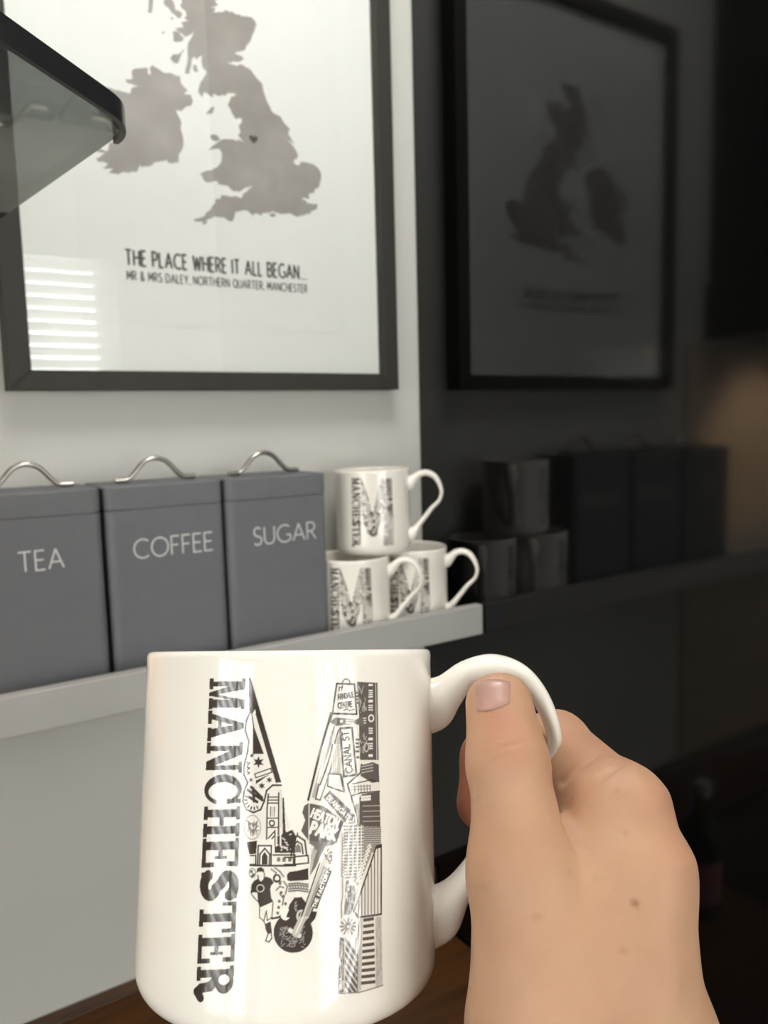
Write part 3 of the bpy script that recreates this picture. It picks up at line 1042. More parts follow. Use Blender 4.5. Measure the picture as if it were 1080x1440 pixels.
# left diagonal: sail roof, stars, badge, bee, church, footballer
ink_poly(S1((540, 78), (556, 80), (815, 962), (772, 962), (592, 345), (566, 392), (545, 360)))
ink_poly(S1((580, 480), (668, 722), (578, 722)))
ink_line(S1((600, 380), (772, 962)), 1.2)
ink_line(S1((555, 360), (520, 440), (510, 520), (540, 620), (530, 700), (500, 820), (500, 900), (530, 960), (500, 1040), (490, 1120), (520, 1190), (580, 1215), (640, 1190), (670, 1120), (690, 1030), (740, 985), (812, 985)), 1.8)
ink_line(S1((566, 392), (580, 480), (578, 722)), 1.2)
for x, y, r in ((622, 790, 52), (650, 990, 32), (712, 940, 30), (566, 735, 22), (556, 940, 24)):
    star(*S1((x, y))[0], r/6, 6, 1)
for y in (800, 840, 880):
    ink_line(S1((525, y-10), (545, y), (530, y+14)), 1.6)
ink_line(S1((590, 890), (725, 842), (735, 875), (600, 922), (590, 890)), 1.2)
ink_poly(S1((600, 945), (722, 888), (600, 975)))
for a, b in (((530, 1025), (655, 1110)), ((560, 1000), (650, 1090)), ((545, 1085), (610, 1125)), ((575, 1010), (585, 1120))):
    ink_line(S1(a, b), 3)
for k in range(7):
    a = math.radians(60+k*24)
    ink_line(S1((580+72*math.cos(a), 1110+80*math.sin(a)), (580+56*math.cos(a), 1110+62*math.sin(a))), 1.6)
ring(*S1((570, 1340))[0], 11.5, 17, 1.1, .6)
ink_poly(S1((530, 1275), (550, 1300), (590, 1300), (615, 1280), (612, 1350), (575, 1400), (535, 1350)), .8)
scribble(*S1((572, 1340))[0], 7, 11, 12, 1.1, 0)
scribble(*S1((572, 1345))[0], 9, 13, 16, 1.1, .8)
ink_line(S1((705, 1060), (694, 1180), (690, 1440)), 1.6)
ink_line(S1((792, 1050), (790, 1440)), 1.6)
ink_poly(S1((798, 1020), (818, 1020), (822, 1440), (800, 1440)), .25)
ink_poly(S1((822, 1090), (836, 1090), (850, 1375), (905, 1400), (905, 1440), (826, 1440)))
for y in (1085, 1110, 1135, 1262, 1340):
    ink_line(S1((700, y), (790, y)), 1.3)
ink_poly(S1((722, 1165), (760, 1165), (756, 1250), (720, 1250)))
ink_line(S1((734, 1165), (732, 1250)), 1, 0)
ink_line(S1((747, 1165), (745, 1250)), 1, 0)
ring(*S1((735, 1305))[0], 3.4, 3.8, 1.4)
ink_line(S1((705, 1430), (770, 1360)), 1.4)
ink_line(S1((735, 1435), (775, 1390)), 1.4)
# church base
ink_poly(S2((500, 80), (585, 70), (578, 178), (522, 178)))
ink_poly(S2((725, -10), (760, 30), (870, -20), (905, 40), (890, 168), (728, 168)))
scribble(*S2((800, 80))[0], 11, 12, 14, 1.0, .15)
for x in (742, 775):
    ink_line(S2((x, -30), (x, 110)), 1.6, .1)
ink_line(S2((590, 262), (595, 110), (700, 110), (698, 262)), 1.6)
ink_line(S2((605, 262), (608, 180), (648, 132), (688, 180), (684, 262)), 1.6)
ink_poly(S2((622, 262), (624, 195), (646, 158), (670, 195), (668, 262)))
ink_line(S2((715, 185), (890, 185), (890, 262)), 1.6)
ink_line(S2((530, 268), (895, 270)), 2.0)
for x in (745, 790, 835):
    ink_poly(S2((x, 205), (x+28, 205), (x+28, 240), (x, 240)), .85)
ink_line(S2((530, 190), (575, 190), (575, 262), (530, 262)), 1.4)
ink_line(S4((55, 190), (60, 60), (105, 30), (165, 70), (180, 190)), 1.8)
ink_line(S4((75, 175), (80, 100), (105, 75), (140, 100), (150, 175)), 1.6)
ink_poly(S4((85, 165), (88, 115), (108, 92), (130, 115), (135, 165)), .8)
ink_line(S4((0, 205), (70, 205), (75, 262), (0, 262)), 1.5)
ink_line(S4((75, 200), (190, 190), (195, 250), (80, 262)), 1.5)
ink_line(S4((105, 32), (105, 8)), 1.4)
# footballer
ink_line(S2((592, 350), (598, 400), (620, 405), (640, 385), (645, 340)), 1.2)
ink_poly(S2((582, 330), (585, 295), (615, 282), (640, 300), (648, 345), (630, 320), (600, 320)))
ink_poly(S2((595, 375), (618, 405), (655, 358), (700, 375), (722, 410), (700, 430), (692, 460), (700, 535), (718, 562), (605, 612), (592, 560), (588, 490), (533, 490), (540, 425), (560, 395)))
ring(*S2((612, 455))[0], 5, 5, .8, .3)
ink_line(S2((535, 492), (560, 530), (600, 570)), 1.1)
ink_line(S2((605, 615), (605, 690), (640, 720), (660, 640), (668, 715), (705, 690), (715, 570)), 1.1)
ink_line(S2((640, 720), (655, 760)), 1.1)
ink_poly(S2((650, 745), (695, 722), (706, 815), (672, 828), (652, 785)))
ink_line(S2((672, 830), (655, 880), (680, 890), (705, 860), (700, 820)), 1.2)
ring(*S2((548, 330))[0], 4.5, 6, 1.0, .7)
for x, y in ((540, 320), (556, 345), (545, 360), (770, 415), (765, 560), (815, 580), (752, 655), (795, 640), (760, 610), (800, 520), (780, 490)):
    ink_poly(ell(*S2((x, y))[0], 2.2, 2.4, 8), .9)
for a in (((700, 300), (740, 330), (720, 390), (780, 400)), ((730, 290), (770, 320), (800, 360)), ((800, 400), (830, 440), (815, 500)), ((770, 500), (800, 540), (790, 590)), ((740, 470), (770, 440), (800, 450))):
    ink_line(S2(*a), 1.5, .85)
ring(*S2((745, 375))[0], 4.5, 5, 1.6)
ink_line(S2((705, 700), (760, 690), (800, 660)), 2)
# cap with lettered band
ink_poly(S4((20, 345), (40, 322), (110, 312), (192, 292), (194, 385), (120, 395), (40, 398), (22, 385)))
for y in (420, 438, 462, 480):
    ink_line(S4((35, y), (110, y-8), (192, y+4)), 1.6, .85)
for x in range(40, 190, 22):
    ink_line(S4((x, 425), (x+10, 458)), 1.4, .8)
# guitar
ink_poly(ell(412.3, 1311.5, 27.6, 28.4, 36))
ink_poly([(402, 1290), (407, 1272), (414, 1262), (424, 1261), (431, 1270), (434, 1280), (446, 1282), (443, 1292), (436, 1300), (400, 1305)])
ink_poly(ell(401.5, 1285, 7.0, 9.0), 0)
ink_poly([(402, 1290), (409, 1272), (414, 1290)])
scribble(410, 1318, 19, 16, 60, .9, .72)
scribble(414, 1275, 5, 8, 12, .9, .7)
ring(424.5, 1288, 6.5, 7.5, 2.0, .35)
ink_line([(408, 1308), (421, 1316)], 4.0, .2)
ink_line([(416, 1312), (428, 1285)], 7.5, .45)
ink_line([(416, 1312), (428, 1285)], 1.2, .1)
ink_poly([(424, 1288), (452, 1214), (462, 1220), (434, 1292)], .35)
for k in (-1.2, .8, 2.8):
    ink_line([(430+k, 1288), (457+k, 1217)], .9, .85)
ink_line([(424, 1288), (450, 1212)], 1.4)
ink_line([(434, 1292), (463, 1219)], 1.4)
ink_poly([(449, 1214), (454, 1194), (464, 1190), (470, 1200), (468, 1212), (461, 1221)], .25)
scribble(460, 1204, 8, 11, 18, 1.3, .9)
ink_poly(S4((338, 292), (382, 318), (262, 625), (212, 602)))
ink_text('THE FACTORY', *S4((250, 612), (365, 322)), 4.4, .95, 0, .28)
# dark block under the park sign
ink_poly(S4((203, 10), (200, 90), (240, 120), (215, 190), (208, 352), (255, 280), (300, 180), (330, 120), (400, 100), (440, 40), (440, -10)), .85)
for k in range(6):
    ink_line(S4((222+k*8, 130+k*4), (214+k*6, 330-k*28)), .8, .45)

# right diagonal
ink_line(S3((392, 375), (300, 700), (200, 1108)), 2.4)
ink_line(S3((420, 490), (330, 800), (245, 1085)), 1.6)
ink_poly(S3((385, 560), (402, 500), (395, 640), (330, 830), (262, 1085), (228, 1085), (300, 830)), .55)
ink_line(S3((375, 600), (280, 960)), 1.8, .05)
ink_line(S3((405, 640), (395, 700), (345, 860), (300, 980)), 1.6)
ink_line(S3((455, 520), (425, 620), (430, 700), (380, 880), (300, 1110), (262, 1100), (290, 980)), 1.5)
for y in range(590, 880, 22):
    ink_line(S3((440-(y-590)*.14, y), (470, y-6)), 1.6, .8)
ink_poly(S3((440, 590), (466, 560), (478, 870), (392, 880), (402, 760)), .5)
for k in range(5):
    ink_line(S3((412+k*13, 640), (404+k*16, 870)), .8, .1)
ink_poly(S3((440, 128), (588, 132), (608, 386), (404, 380)), 0)
ink_line(S3((440, 128), (588, 132), (608, 386), (404, 380), (440, 128)), 2.0)
ink_line([(400+(520+32*math.cos(a))/6, 940+(128-40*math.sin(a))/6) for a in np.linspace(0, math.pi, 10)]+S3((490, 165)), 1.3)
ink_line(S3((460, 190), (462, 160), (485, 158), (480, 185)), 1.3)
ink_text('ARNDALE', *S3((452, 262), (582, 240)), 7, 1.15, 1, .18)
ink_text('CENTRE', *S3((455, 338), (572, 322)), 7.5, 1.2, 1, .18)
ink_line(S3((500, 352), (525, 342), (548, 356), (585, 345)), 1.3)
ink_line(S3((404, 380), (392, 420), (372, 470)), 1.4)
# canal street sign
ink_poly(S3((470, 506), (568, 498), (606, 896), (500, 912)), 0)
ink_line(S3((470, 506), (568, 498), (606, 896), (500, 912), (470, 506)), 2.3)
ink_text('CANAL ST', *S3((572, 878), (538, 530)), 9.0, 1.5, 1, .2)
# flag and arrow
ink_poly(S3((372, 890), (470, 892), (496, 1035), (362, 992)), 0)
ink_line(S3((372, 890), (470, 892), (500, 1042), (362, 992), (372, 890)), 1.6)
ink_poly(S3((468, 890), (484, 888), (512, 1030), (494, 1046)))
# deansgate plate
ink_poly(S3((382, 1028), (596, 1232), (606, 1310), (520, 1312), (328, 1088)), .9)
ink_line(S3((560, 1205), (600, 1235), (606, 1312), (540, 1316), (520, 1290), (575, 1292), (585, 1255)), 1.4, 0)
ink_text('DEANSGATE', *S3((352, 1096), (536, 1282)), 6.2, 1.05, .1, .2)
# park sign
ink_poly(S3((150, 1215), (165, 1160), (200, 1135), (330, 1160), (500, 1292), (450, 1430), (440, 1470), (200, 1450), (140, 1370), (175, 1280)), .92)
ink_line(S3((208, 1140), (205, 1460)), 1.2, .3)
ink_text('HEATON', *S3((222, 1250), (440, 1338)), 12.0, 2.1, 0, .2)
ink_text('PARK', *S3((216, 1385), (420, 1448)), 15.5, 3.0, 0, .2)
ink_poly(S3((0, 1380), (40, 1400), (60, 1440), (0, 1440)))

# right stem: warehouse, spire, towers
ink_poly(S3((612, 112), (782, 120), (792, 772), (636, 772), (630, 600), (628, 400)), .92)
for y in (205, 235, 262, 290, 600, 632, 662, 700, 750):
    ink_poly(S3((594, y-8), (630, y-10), (630, y+10), (600, y+8)), .9)
scribble(*S3((655, 250))[0], 6, 20, 26, .9, .55)
scribble(*S3((660, 650))[0], 6, 18, 26, .9, .55)
for y, hh_ in ((140, 9), (186, 5), (204, 5), (222, 5), (240, 5), (275, 11), (312, 5), (330, 5), (350, 5), (505, 5), (525, 5), (545, 5), (595, 11), (635, 5), (655, 5), (675, 5), (735, 11)):
    ink_poly(S3((708, y-hh_), (744, y-hh_), (744, y+hh_), (708, y+hh_)), .04)
ring(*S3((730, 420))[0], 3.5, 4.5, 1.4, .1)
ring(*S3((690, 665))[0], 3, 6, 1.0, .35)
for y in (420, 440, 460):
    ink_line(S3((660, y), (685, y)), 1.1, .1)
ink_line(S3((768, 130), (778, 765)), 1.0, .35)
ink_poly(S3((384, 450), (432, 414), (500, 420), (600, 432), (660, 402), (672, 492), (595, 468), (500, 478), (432, 486)), .88)
ink_poly(ell(*S3((480, 445))[0], 2.2, 2.2, 10), 0)
for y in (437, 452, 464):
    ink_line(S3((520, y), (585, y+2)), 1.0, .1)
ink_line(S3((648, 810), (640, 880), (530, 975), (610, 1240), (620, 1330)), 1.8)
ink_poly(S3((648, 815), (742, 790), (794, 810), (798, 955), (735, 965), (640, 905)), .92)
for y in (830, 855, 880):
    ink_line(S3((650, y), (745, y-20)), 1.0, .45)
ink_line(S3((570, 975), (725, 940), (795, 955)), 1.2)
ink_line(S3((560, 1075), (640, 1050), (800, 1035)), 1.4)
for x in (590, 620, 645, 670, 695, 720):
    ink_line(S3((x, 985), (x+2, 1045)), 1.2, .8)
for y in (1000, 1025):
    ink_line(S3((560, y), (725, y-12)), .9, .8)
ink_poly(S3((632, 1085), (655, 1060), (800, 1034), (808, 1335), (628, 1335)), .93)
for y in (1085, 1108):
    ink_line(S3((650, y), (720, y-6)), 2.6, .12)
for y in (1160, 1205, 1250, 1290):
    ink_line(S3((660, y), (804, y-4)), .7, .45)
ink_poly(S3((590, 1150), (630, 1140), (630, 1340), (618, 1340), (612, 1240)), .6)
for y in range(1345, 1560, 18):
    ink_line(S3((632, y), (808, y-3)), 1.7, .85)
ink_line(S3((500, 1330), (625, 1330)), 1.3)
ink_line(S3((505, 1345), (505, 1440)), 1.4)
for y in range(1360, 1440, 20):
    ink_line(S3((508, y), (540, y-5)), 1.6, .8)
# brick tower
ink_poly(S4((482, 22), (545, -60), (640, -60), (640, 300), (598, 362), (482, 362)), .78)
for x in (520, 556, 592, 622):
    ink_line(S4((x, -50), (x-4, 360)), 1.2, .05)
for k, y in enumerate(range(-40, 360, 26)):
    ink_line(S4((482, y+8), (640, y)), .9, .1)
ink_line(S4((468, 10), (464, 360), (480, 372), (600, 360)), 1.3, .8)
for y in range(20, 360, 24):
    ink_line(S4((468, y), (482, y)), 1.0, .8)
# lattice name strip down the sail
ink_poly(S4((652, 100), (716, 96), (700, 190), (640, 330), (590, 440), (560, 395), (622, 300)), .7)
for k in range(9):
    x, y = 685-k*11, 115+k*34
    ink_line(S4((x-14, y+8), (x+4, y-14), (x+14, y+8), (x-2, y+16)), 1.4, 0)
# striped sail front
ink_poly(S4((782, 105), (742, 118), (562, 640), (596, 690), (780, 664)), 0)
ink_line(S4((782, 105), (742, 118), (562, 640), (596, 690), (782, 664), (782, 105)), 2.0)
ink_poly(S4((742, 118), (782, 105), (782, 125), (738, 140)))
for k, x in enumerate((600, 625, 650, 676, 702, 728, 754)):
    top = 118+max(0, (742-x))*2.9+20
    ink_line(S4((x, top), (x, 676)), 1.5, .85)
# dark bottle, burst, chevrons, ladder
ink_poly(S4((498, 395), (520, 388), (524, 430), (575, 440), (572, 540), (548, 640), (520, 672), (482, 672), (486, 540), (490, 470)), .88)
scribble(*S4((530, 540))[0], 6, 20, 18, .9, .4)
ink_line(S4((470, 380), (472, 520), (458, 600), (462, 690)), 1.3, .8)
for k in range(12):
    a = k*math.pi/6
    ink_line(S4((515+18*math.cos(a), 765+18*math.sin(a)), (515+62*math.cos(a), 765+66*math.sin(a))), 2.0, .8)
ink_poly(S4((446, 850), (488, 862), (486, 1290), (432, 1308), (440, 1060)), .88)
scribble(*S4((464, 1080))[0], 4, 36, 40, .9, .4)
for y in range(842, 1300, 62):
    y2 = y+150
    p = [(490, y), (490, y+46), (min(592, 490+(1304-y-46)*.69), min(y2+46, 1304)), (min(592, 490+(1304-y)*.69), min(y2, 1300))]
    ink_poly(S4(*p), .92)
ink_line(S4((598, 700), (590, 1290)), 1.4, .8)
ink_line(S4((578, 860), (575, 1180)), 1.2, .7)
ink_poly(S4((602, 705), (632, 700), (620, 1280), (596, 1290)), .45)
ink_poly(S4((735, 690), (782, 684), (795, 1232), (738, 1260)), .42)
scribble(*S4((762, 960))[0], 4, 48, 36, .8, .6)
for k in range(11):
    y = 700+k*51
    ink_poly(S4((638-k*1.8, y), (722+k*1.2, y-12), (722+k*1.2, y+14), (637-k*1.8, y+27)), .95)
ink_line(S4((434, 1306), (600, 1298), (795, 1240)), 1.4, .8)


def print_me():
    """only the inked cells, wrapped just proud of the glaze; ink strength is kept per vertex"""
    keep = (INK[:-1, :-1] > .03) | (INK[1:, :-1] > .03) | (INK[:-1, 1:] > .03) | (INK[1:, 1:] > .03)
    jj, ii = np.nonzero(keep)
    ids = np.full(INK.shape, -1, np.int64)
    for dj, di in ((0, 0), (1, 0), (0, 1), (1, 1)):
        ids[jj+dj, ii+di] = 0
    vj, vi = np.nonzero(ids == 0)
    ids[vj, vi] = np.arange(len(vj))
    ang = GU[vi]/1000/MR
    r = MR+.00009
    co = np.stack([r*np.sin(ang), -r*np.cos(ang), GV[vj]/1000], 1)
    q = np.stack([ids[jj, ii], ids[jj, ii+1], ids[jj+1, ii+1], ids[jj+1, ii]], 1)
    me = bpy.data.meshes.new('print')
    me.vertices.add(len(co))
    me.vertices.foreach_set('co', co.astype(np.float32).ravel())
    me.loops.add(q.size)
    me.loops.foreach_set('vertex_index', q.astype(np.int32).ravel())
    me.polygons.add(len(q))
    me.polygons.foreach_set('loop_start', np.arange(0, q.size, 4, dtype=np.int32))
    me.update(calc_edges=True)
    me.polygons.foreach_set('use_smooth', [True]*len(q))
    at = me.attributes.new('ink', 'FLOAT', 'POINT')
    at.data.foreach_set('value', INK[vj, vi].astype(np.float32))
    nrm = np.stack([np.sin(ang), -np.cos(ang), np.zeros_like(ang)], 1)
    me.normals_split_custom_set_from_vertices([tuple(x) for x in nrm])
    return me


M_PRINT = mat('glazed_print', srgb(62, 52, 47), rough=.05)
nt = M_PRINT.node_tree
an = nt.nodes.new('ShaderNodeAttribute')
an.attribute_name = 'ink'
mx = nt.nodes.new('ShaderNodeMixRGB')
mx.inputs[1].default_value = srgb(246, 240, 229)
mx.inputs[2].default_value = srgb(62, 52, 47)
nt.links.new(an.outputs['Fac'], mx.inputs[0])
nt.links.new(mx.outputs[0], nt.nodes['Principled BSDF'].inputs['Base Color'])

BODY, HAND, PRINT = mug_body_me(), mug_handle_me(), print_me()
for me_, mt in ((BODY, M_CHINA), (HAND, M_CHINA), (PRINT, M_PRINT)):
    me_.materials.clear()
    me_.materials.append(mt)


def mug(mw, label):
    root = empty('mug', (0, 0, 0))
    root.matrix_world = mw
    tag(root, label, 'mug', 'matching white china mugs with the letter M print')
    for n_, me_ in (('body', BODY), ('handle', HAND)):
        o = bpy.data.objects.new(n_, me_)
        COL.objects.link(o)
        o.parent = root
    b = [c for c in root.children if c.name.startswith('body')][0]
    o = bpy.data.objects.new('print', PRINT)
    COL.objects.link(o)
    o.parent = b
    o['label'] = 'dark illustrated letter M with the word MANCHESTER down its side'
    return root


mug(HELD, 'large white china mug in the foreground held by its handle')


def shelf_mug(x, y, z, turn, label):
    """stands upright, print turned towards the room by 'turn' degrees from the wall's normal"""
    mug(Matrix.Translation((x, y, z)) @ Matrix.Rotation(math.radians(turn), 4, 'Z'), label)


shelf_mug(-.1385, -.0580, ZS+.0003, -33, 'white china mug on the ledge, lower one nearest the sugar canister')
shelf_mug(-.0545, -.0530, ZS+.0003, -38, 'white china mug on the ledge, lower one beside the black cabinet')
shelf_mug(-.1075, -.0560, ZS+.0006+MH, -33, 'white china mug balanced on top of the two lower mugs')

# ------------------------------------------------------------------ bottle on the worktop (seen mirrored in the black panel)
bt = empty('bottle', (-.29, -.205, WT+.0003))
bt.scale = (.78, .78, .80)
tag(bt, 'dark glass bottle with a dusky pink label standing on the worktop', 'bottle')
link('glass', lathe([(0, 0), (.029, 0), (.032, .004), (.032, .125), (.028, .150), (.014, .170), (.012, .178), (.012, .212), (0, .212)], 48), mat('bottle_glass', srgb(14, 16, 14), rough=.05, noise=(4, srgb(18, 20, 16), .5)), bt)
link('label', lathe([(.0322, .025), (.0324, .026), (.0324, .095), (.0322, .096)], 48), mat('bottle_label', srgb(170, 110, 112), rough=.7, noise=(40, srgb(180, 122, 122), .5)), bt)
link('cap', lathe([(0, .196), (.0128, .196), (.0135, .198), (.0135, .218), (.0125, .220), (0, .220)], 32), mat('bottle_cap', srgb(210, 208, 200), rough=.4, noise=(40, srgb(200, 198, 190), .5)), bt)

# ------------------------------------------------------------------ the hand holding the mug
def cone(a, ra, b, rb):
    return (np.asarray(a), ra, np.asarray(b), rb)


MCP_I, MCP_M, MCP_R, MCP_P = P(869, 1142, .2105), P(901, 1234, .201), P(905, 1296, .222), P(885, 1350, .242)
TMCP, TIP_J, TTIP = P(737, 1230, .198), P(714, 1075, .2090), P(702, 995, .2195)
PALM = [
    cone(P(812, 1440, .188), .0165, MCP_I, .0122),
    cone(P(886, 1440, .192), .0178, MCP_M, .0122),
    cone(P(884, 1450, .205), .0185, MCP_R, .0125),
    cone(P(880, 1460, .215), .0190, MCP_P, .0120),
    cone(P(785, 1450, .195), .0175, P(800, 1300, .210), .0150),
    cone(P(828, 1330, .196), .0125, P(842, 1240, .2010), .0100),
    cone(P(806, 1150, .2270), .0062, P(830, 1245, .2080), .0095),
    cone(P(788, 1490, .190), .0182, P(880, 1490, .195), .0185),
    cone(P(788, 1490, .190), .0182, np.array([.050, -.43, .095]), .036),
    cone(P(880, 1490, .195), .0185, np.array([.085, -.43, .115]), .036),
]
THUMB = [
    cone(P(762, 1410, .188), .0150, TMCP, .0130),
    cone(TMCP, .0130, TIP_J, .0097),
    cone(TIP_J, .0093, TTIP, .0076),
    cone(P(707, 1070, .2090), .0085, P(690.5, 987, .2195), .0065),
    cone(P(721, 1070, .2090), .0083, P(712, 985, .2200), .0065),
]
FINGERS = [
    [cone(MCP_I, .0118, P(783, 1046, .2490), .0095), cone(P(783, 1046, .2490), .0095, P(688, 1066, .2510), .0083), cone(P(688, 1066, .2510), .0083, P(677, 1131, .2440), .0076)],
    [cone(MCP_M, .0118, P(805, 1160, .2480), .0096), cone(P(805, 1160, .2480), .0096, P(718, 1165, .2580), .0086), cone(P(718, 1165, .2580), .0086, P(701, 1222, .2500), .0078)],
    [cone(MCP_R, .0115, P(830, 1245, .2560), .0092), cone(P(830, 1245, .2560), .0092, P(755, 1255, .2600), .0082), cone(P(755, 1255, .2600), .0082, P(735, 1300, .2480), .0074)],
    [cone(MCP_P, .0105, P(840, 1325, .2600), .0082), cone(P(840, 1325, .2600), .0082, P(785, 1335, .2600), .0072), cone(P(785, 1335, .2600), .0072, P(770, 1370, .2480), .0066)],
]


TBASE = cone(P(762, 1410, .188), .0146, P(752, 1335, .1915), .0134)


def sd_cone(p, c):
    a, ra, b, rb = c
    ba = b-a
    pa = p-a
    h = np.clip((pa@ba)/(ba@ba), 0, 1)
    d = pa-h[:, None]*ba
    return np.sqrt((d*d).sum(1))-(ra+(rb-ra)*h)


def smin(a, b, k):
    h = np.maximum(k-np.abs(a-b), 0)/k
    return np.minimum(a, b)-h*h*k*.25


def sdf0(p):
    d = sd_cone(p, PALM[0])
    for c in PALM[1:]:
        d = smin(d, sd_cone(p, c), .011)
    fs_ = None
    for f_ in FINGERS:
        g = sd_cone(p, f_[0])
        for c in f_[1:]:
            g = smin(g, sd_cone(p, c), .004)
        fs_ = g if fs_ is None else smin(fs_, g, .0015)
    d = smin(d, fs_, .006)
    t = sd_cone(p, THUMB[0])
    tb = sd_cone(p, TBASE)
    dt = sd_cone(p, THUMB[1])
    for c in THUMB[2:]:
        dt = smin(dt, sd_cone(p, c), .004)
    t2 = smin(t, dt, .006)
    # the thumb's root melts into the palm; its free part only meets the index in a crease
    low = smin(d, tb, .011)
    return smin(low, t2, .0042)


def march(px, py):
    for k in range(12):
        d = P(px+(702-px)*k*.06, py+(1000-py)*k*.06, 1.0)
        d /= np.linalg.norm(d)
        t = .15
        for _ in range(80):
            s = sdf0((d*t)[None])[0]
            t += s*.9
            if abs(s) < 1e-6 or t > .3:
                break
        if t < .24:
            return d*t
    return d*.21


# the fold where the thumb lies against the web of the hand
FOLD = [(787, 1136, .0009), (793, 1152, .0010), (800, 1169, .0009), (807, 1184, .0008), (815, 1199, .0005)]
FOLD3 = [(march(x, y)*(1+.3*r/.2), r) for x, y, r in FOLD]


def sdf(p):
    d = sdf0(p)
    for (a, ra), (b, rb) in zip(FOLD3[:-1], FOLD3[1:]):
        d = -smin(-d, sd_cone(p, (a, ra, b, rb)), .0012)
    return d


def surface_nets(fn, lo, hi, h, B=16):
    lo, hi = np.array(lo), np.array(hi)
    nb = np.ceil((hi-lo)/h/B).astype(int)
    N = nb*B+1
    V = np.full(N, 1.0, np.float32)
    cs = np.stack(np.meshgrid(*[np.arange(n)*B+B/2 for n in nb], indexing='ij'), -1).reshape(-1, 3)
    dc = fn(lo+cs*h)
    lim = B*h*.5*1.7321+.003
    loc = np.stack(np.meshgrid(*[np.arange(B+1)]*3, indexing='ij'), -1).reshape(-1, 3)
    for c, d in zip(cs, dc):
        i, j, k = (c-B/2).astype(int)
        if abs(d) < lim:
            V[i:i+B+1, j:j+B+1, k:k+B+1] = fn(lo+(loc+np.array([i, j, k]))*h).reshape(B+1, B+1, B+1)
        elif d < 0:
            V[i:i+B+1, j:j+B+1, k:k+B+1] = -1
    S = V < 0
    cnt = np.zeros(N-1, np.int8)
    cor = [(a, b, c) for a in (0, 1) for b in (0, 1) for c in (0, 1)]
    for a, b, c in cor:
        cnt += S[a:N[0]-1+a, b:N[1]-1+b, c:N[2]-1+c]
    act = (cnt > 0) & (cnt < 8)
    I = np.argwhere(act)
    acc = np.zeros((len(I), 3))
    num = np.zeros(len(I))
    for p in cor:
        for ax in range(3):
            if p[ax]:
                continue
            q = list(p)
            q[ax] = 1
            va = V[I[:, 0]+p[0], I[:, 1]+p[1], I[:, 2]+p[2]]
            vb = V[I[:, 0]+q[0], I[:, 1]+q[1], I[:, 2]+q[2]]
            m_ = (va < 0) != (vb < 0)
            t = np.where(m_, va/np.where(m_, va-vb, 1), 0)
            pt = np.tile(np.array(p, float), (len(I), 1))
            pt[:, ax] = t
            acc += pt*m_[:, None]
            num += m_
    vert = lo+(I+acc/num[:, None])*h
    idx = np.full(N-1, -1, np.int64)
    idx[I[:, 0], I[:, 1], I[:, 2]] = np.arange(len(I))
    faces = []
    for ax in range(3):
        b, c = (ax+1) % 3, (ax+2) % 3
        sl0 = [slice(1, -1)]*3
        sl0[ax] = slice(0, -1)
        sl1 = [slice(1, -1)]*3
        sl1[ax] = slice(1, None)
        e = S[tuple(sl0)] != S[tuple(sl1)]
        K = np.argwhere(e)
        K[:, b] += 1
        K[:, c] += 1
        inside = S[K[:, 0], K[:, 1], K[:, 2]]
        quad = []
        for db, dc_ in ((-1, -1), (0, -1), (0, 0), (-1, 0)):
            Q = K.copy()
            Q[:, b] += db
            Q[:, c] += dc_
            quad.append(idx[Q[:, 0], Q[:, 1], Q[:, 2]])
        quad = np.stack(quad, 1)
        quad[~inside] = quad[~inside][:, ::-1]
        faces.append(quad)
    return vert, np.concatenate(faces)


HV, HF = surface_nets(sdf, (.008, -.475, .05), (.135, -.035, .285), .00095)
for _ in range(3):                                     # relax the grid steps
    s_ = np.zeros_like(HV)
    n_ = np.zeros(len(HV))
    for k in range(4):
        a, b = HF[:, k], HF[:, (k+1) % 4]
        np.add.at(s_, a, HV[b]); np.add.at(s_, b, HV[a])
        np.add.at(n_, a, 1); np.add.at(n_, b, 1)
    HV = HV*.5+.5*s_/n_[:, None]
eps = 4e-4
NRM = np.stack([sdf(HV+np.eye(3)[k]*eps)-sdf(HV-np.eye(3)[k]*eps) for k in range(3)], 1)
NRM /= np.linalg.norm(NRM, axis=1)[:, None]+1e-9
QX, QY = 540+FPX*HV[:, 0]/HV[:, 2], 720-FPX*HV[:, 1]/HV[:, 2]
FRONT = ((NRM*HV).sum(1) < 0) & (HV[:, 2] < .232)


def near_line(pts, w):
    D = np.full(len(HV), 1e9)
    for (x1, y1), (x2, y2) in zip(pts[:-1], pts[1:]):
        dx, dy = x2-x1, y2-y1
        t = np.clip(((QX-x1)*dx+(QY-y1)*dy)/(dx*dx+dy*dy), 0, 1)
        D = np.minimum(D, np.hypot(QX-x1-t*dx, QY-y1-t*dy))
    return np.exp(-(D/w)**2)*FRONT


# skin folds: knuckle wrinkles of the thumb, web crease, tendons and knuckles
disp = np.zeros(len(HV))
for pts, w, dep in (
        ([(680, 1060), (705, 1050), (728, 1046), (752, 1040)], 3.5, .00022),
        ([(684, 1046), (710, 1036), (736, 1030)], 3, .00016),
        ([(690, 1071), (715, 1064), (745, 1056)], 3, .00018),
        ([(700, 1032), (720, 1024), (735, 1022)], 3, .00012),
        ([(800, 1140), (822, 1112), (850, 1090), (880, 1070)], 5, .00035),
        ([(790, 1100), (806, 1082), (838, 1062)], 5, .00035),
        ([(656, 1252), (672, 1253), (686, 1257)], 4, .00015)):
    disp -= near_line(pts, w)*dep*1.7
for pts, w, dep in (([(860, 1420), (872, 1300), (890, 1150)], 22, .0006), ([(945, 1400), (945, 1300), (938, 1225)], 20, .0006), ([(745, 1340), (738, 1240), (722, 1140)], 20, .0004), ([(905, 1105), (925, 1120)], 20, .0009), ([(945, 1200), (958, 1215)], 20, .0008)):
    disp += near_line(pts, w)*dep
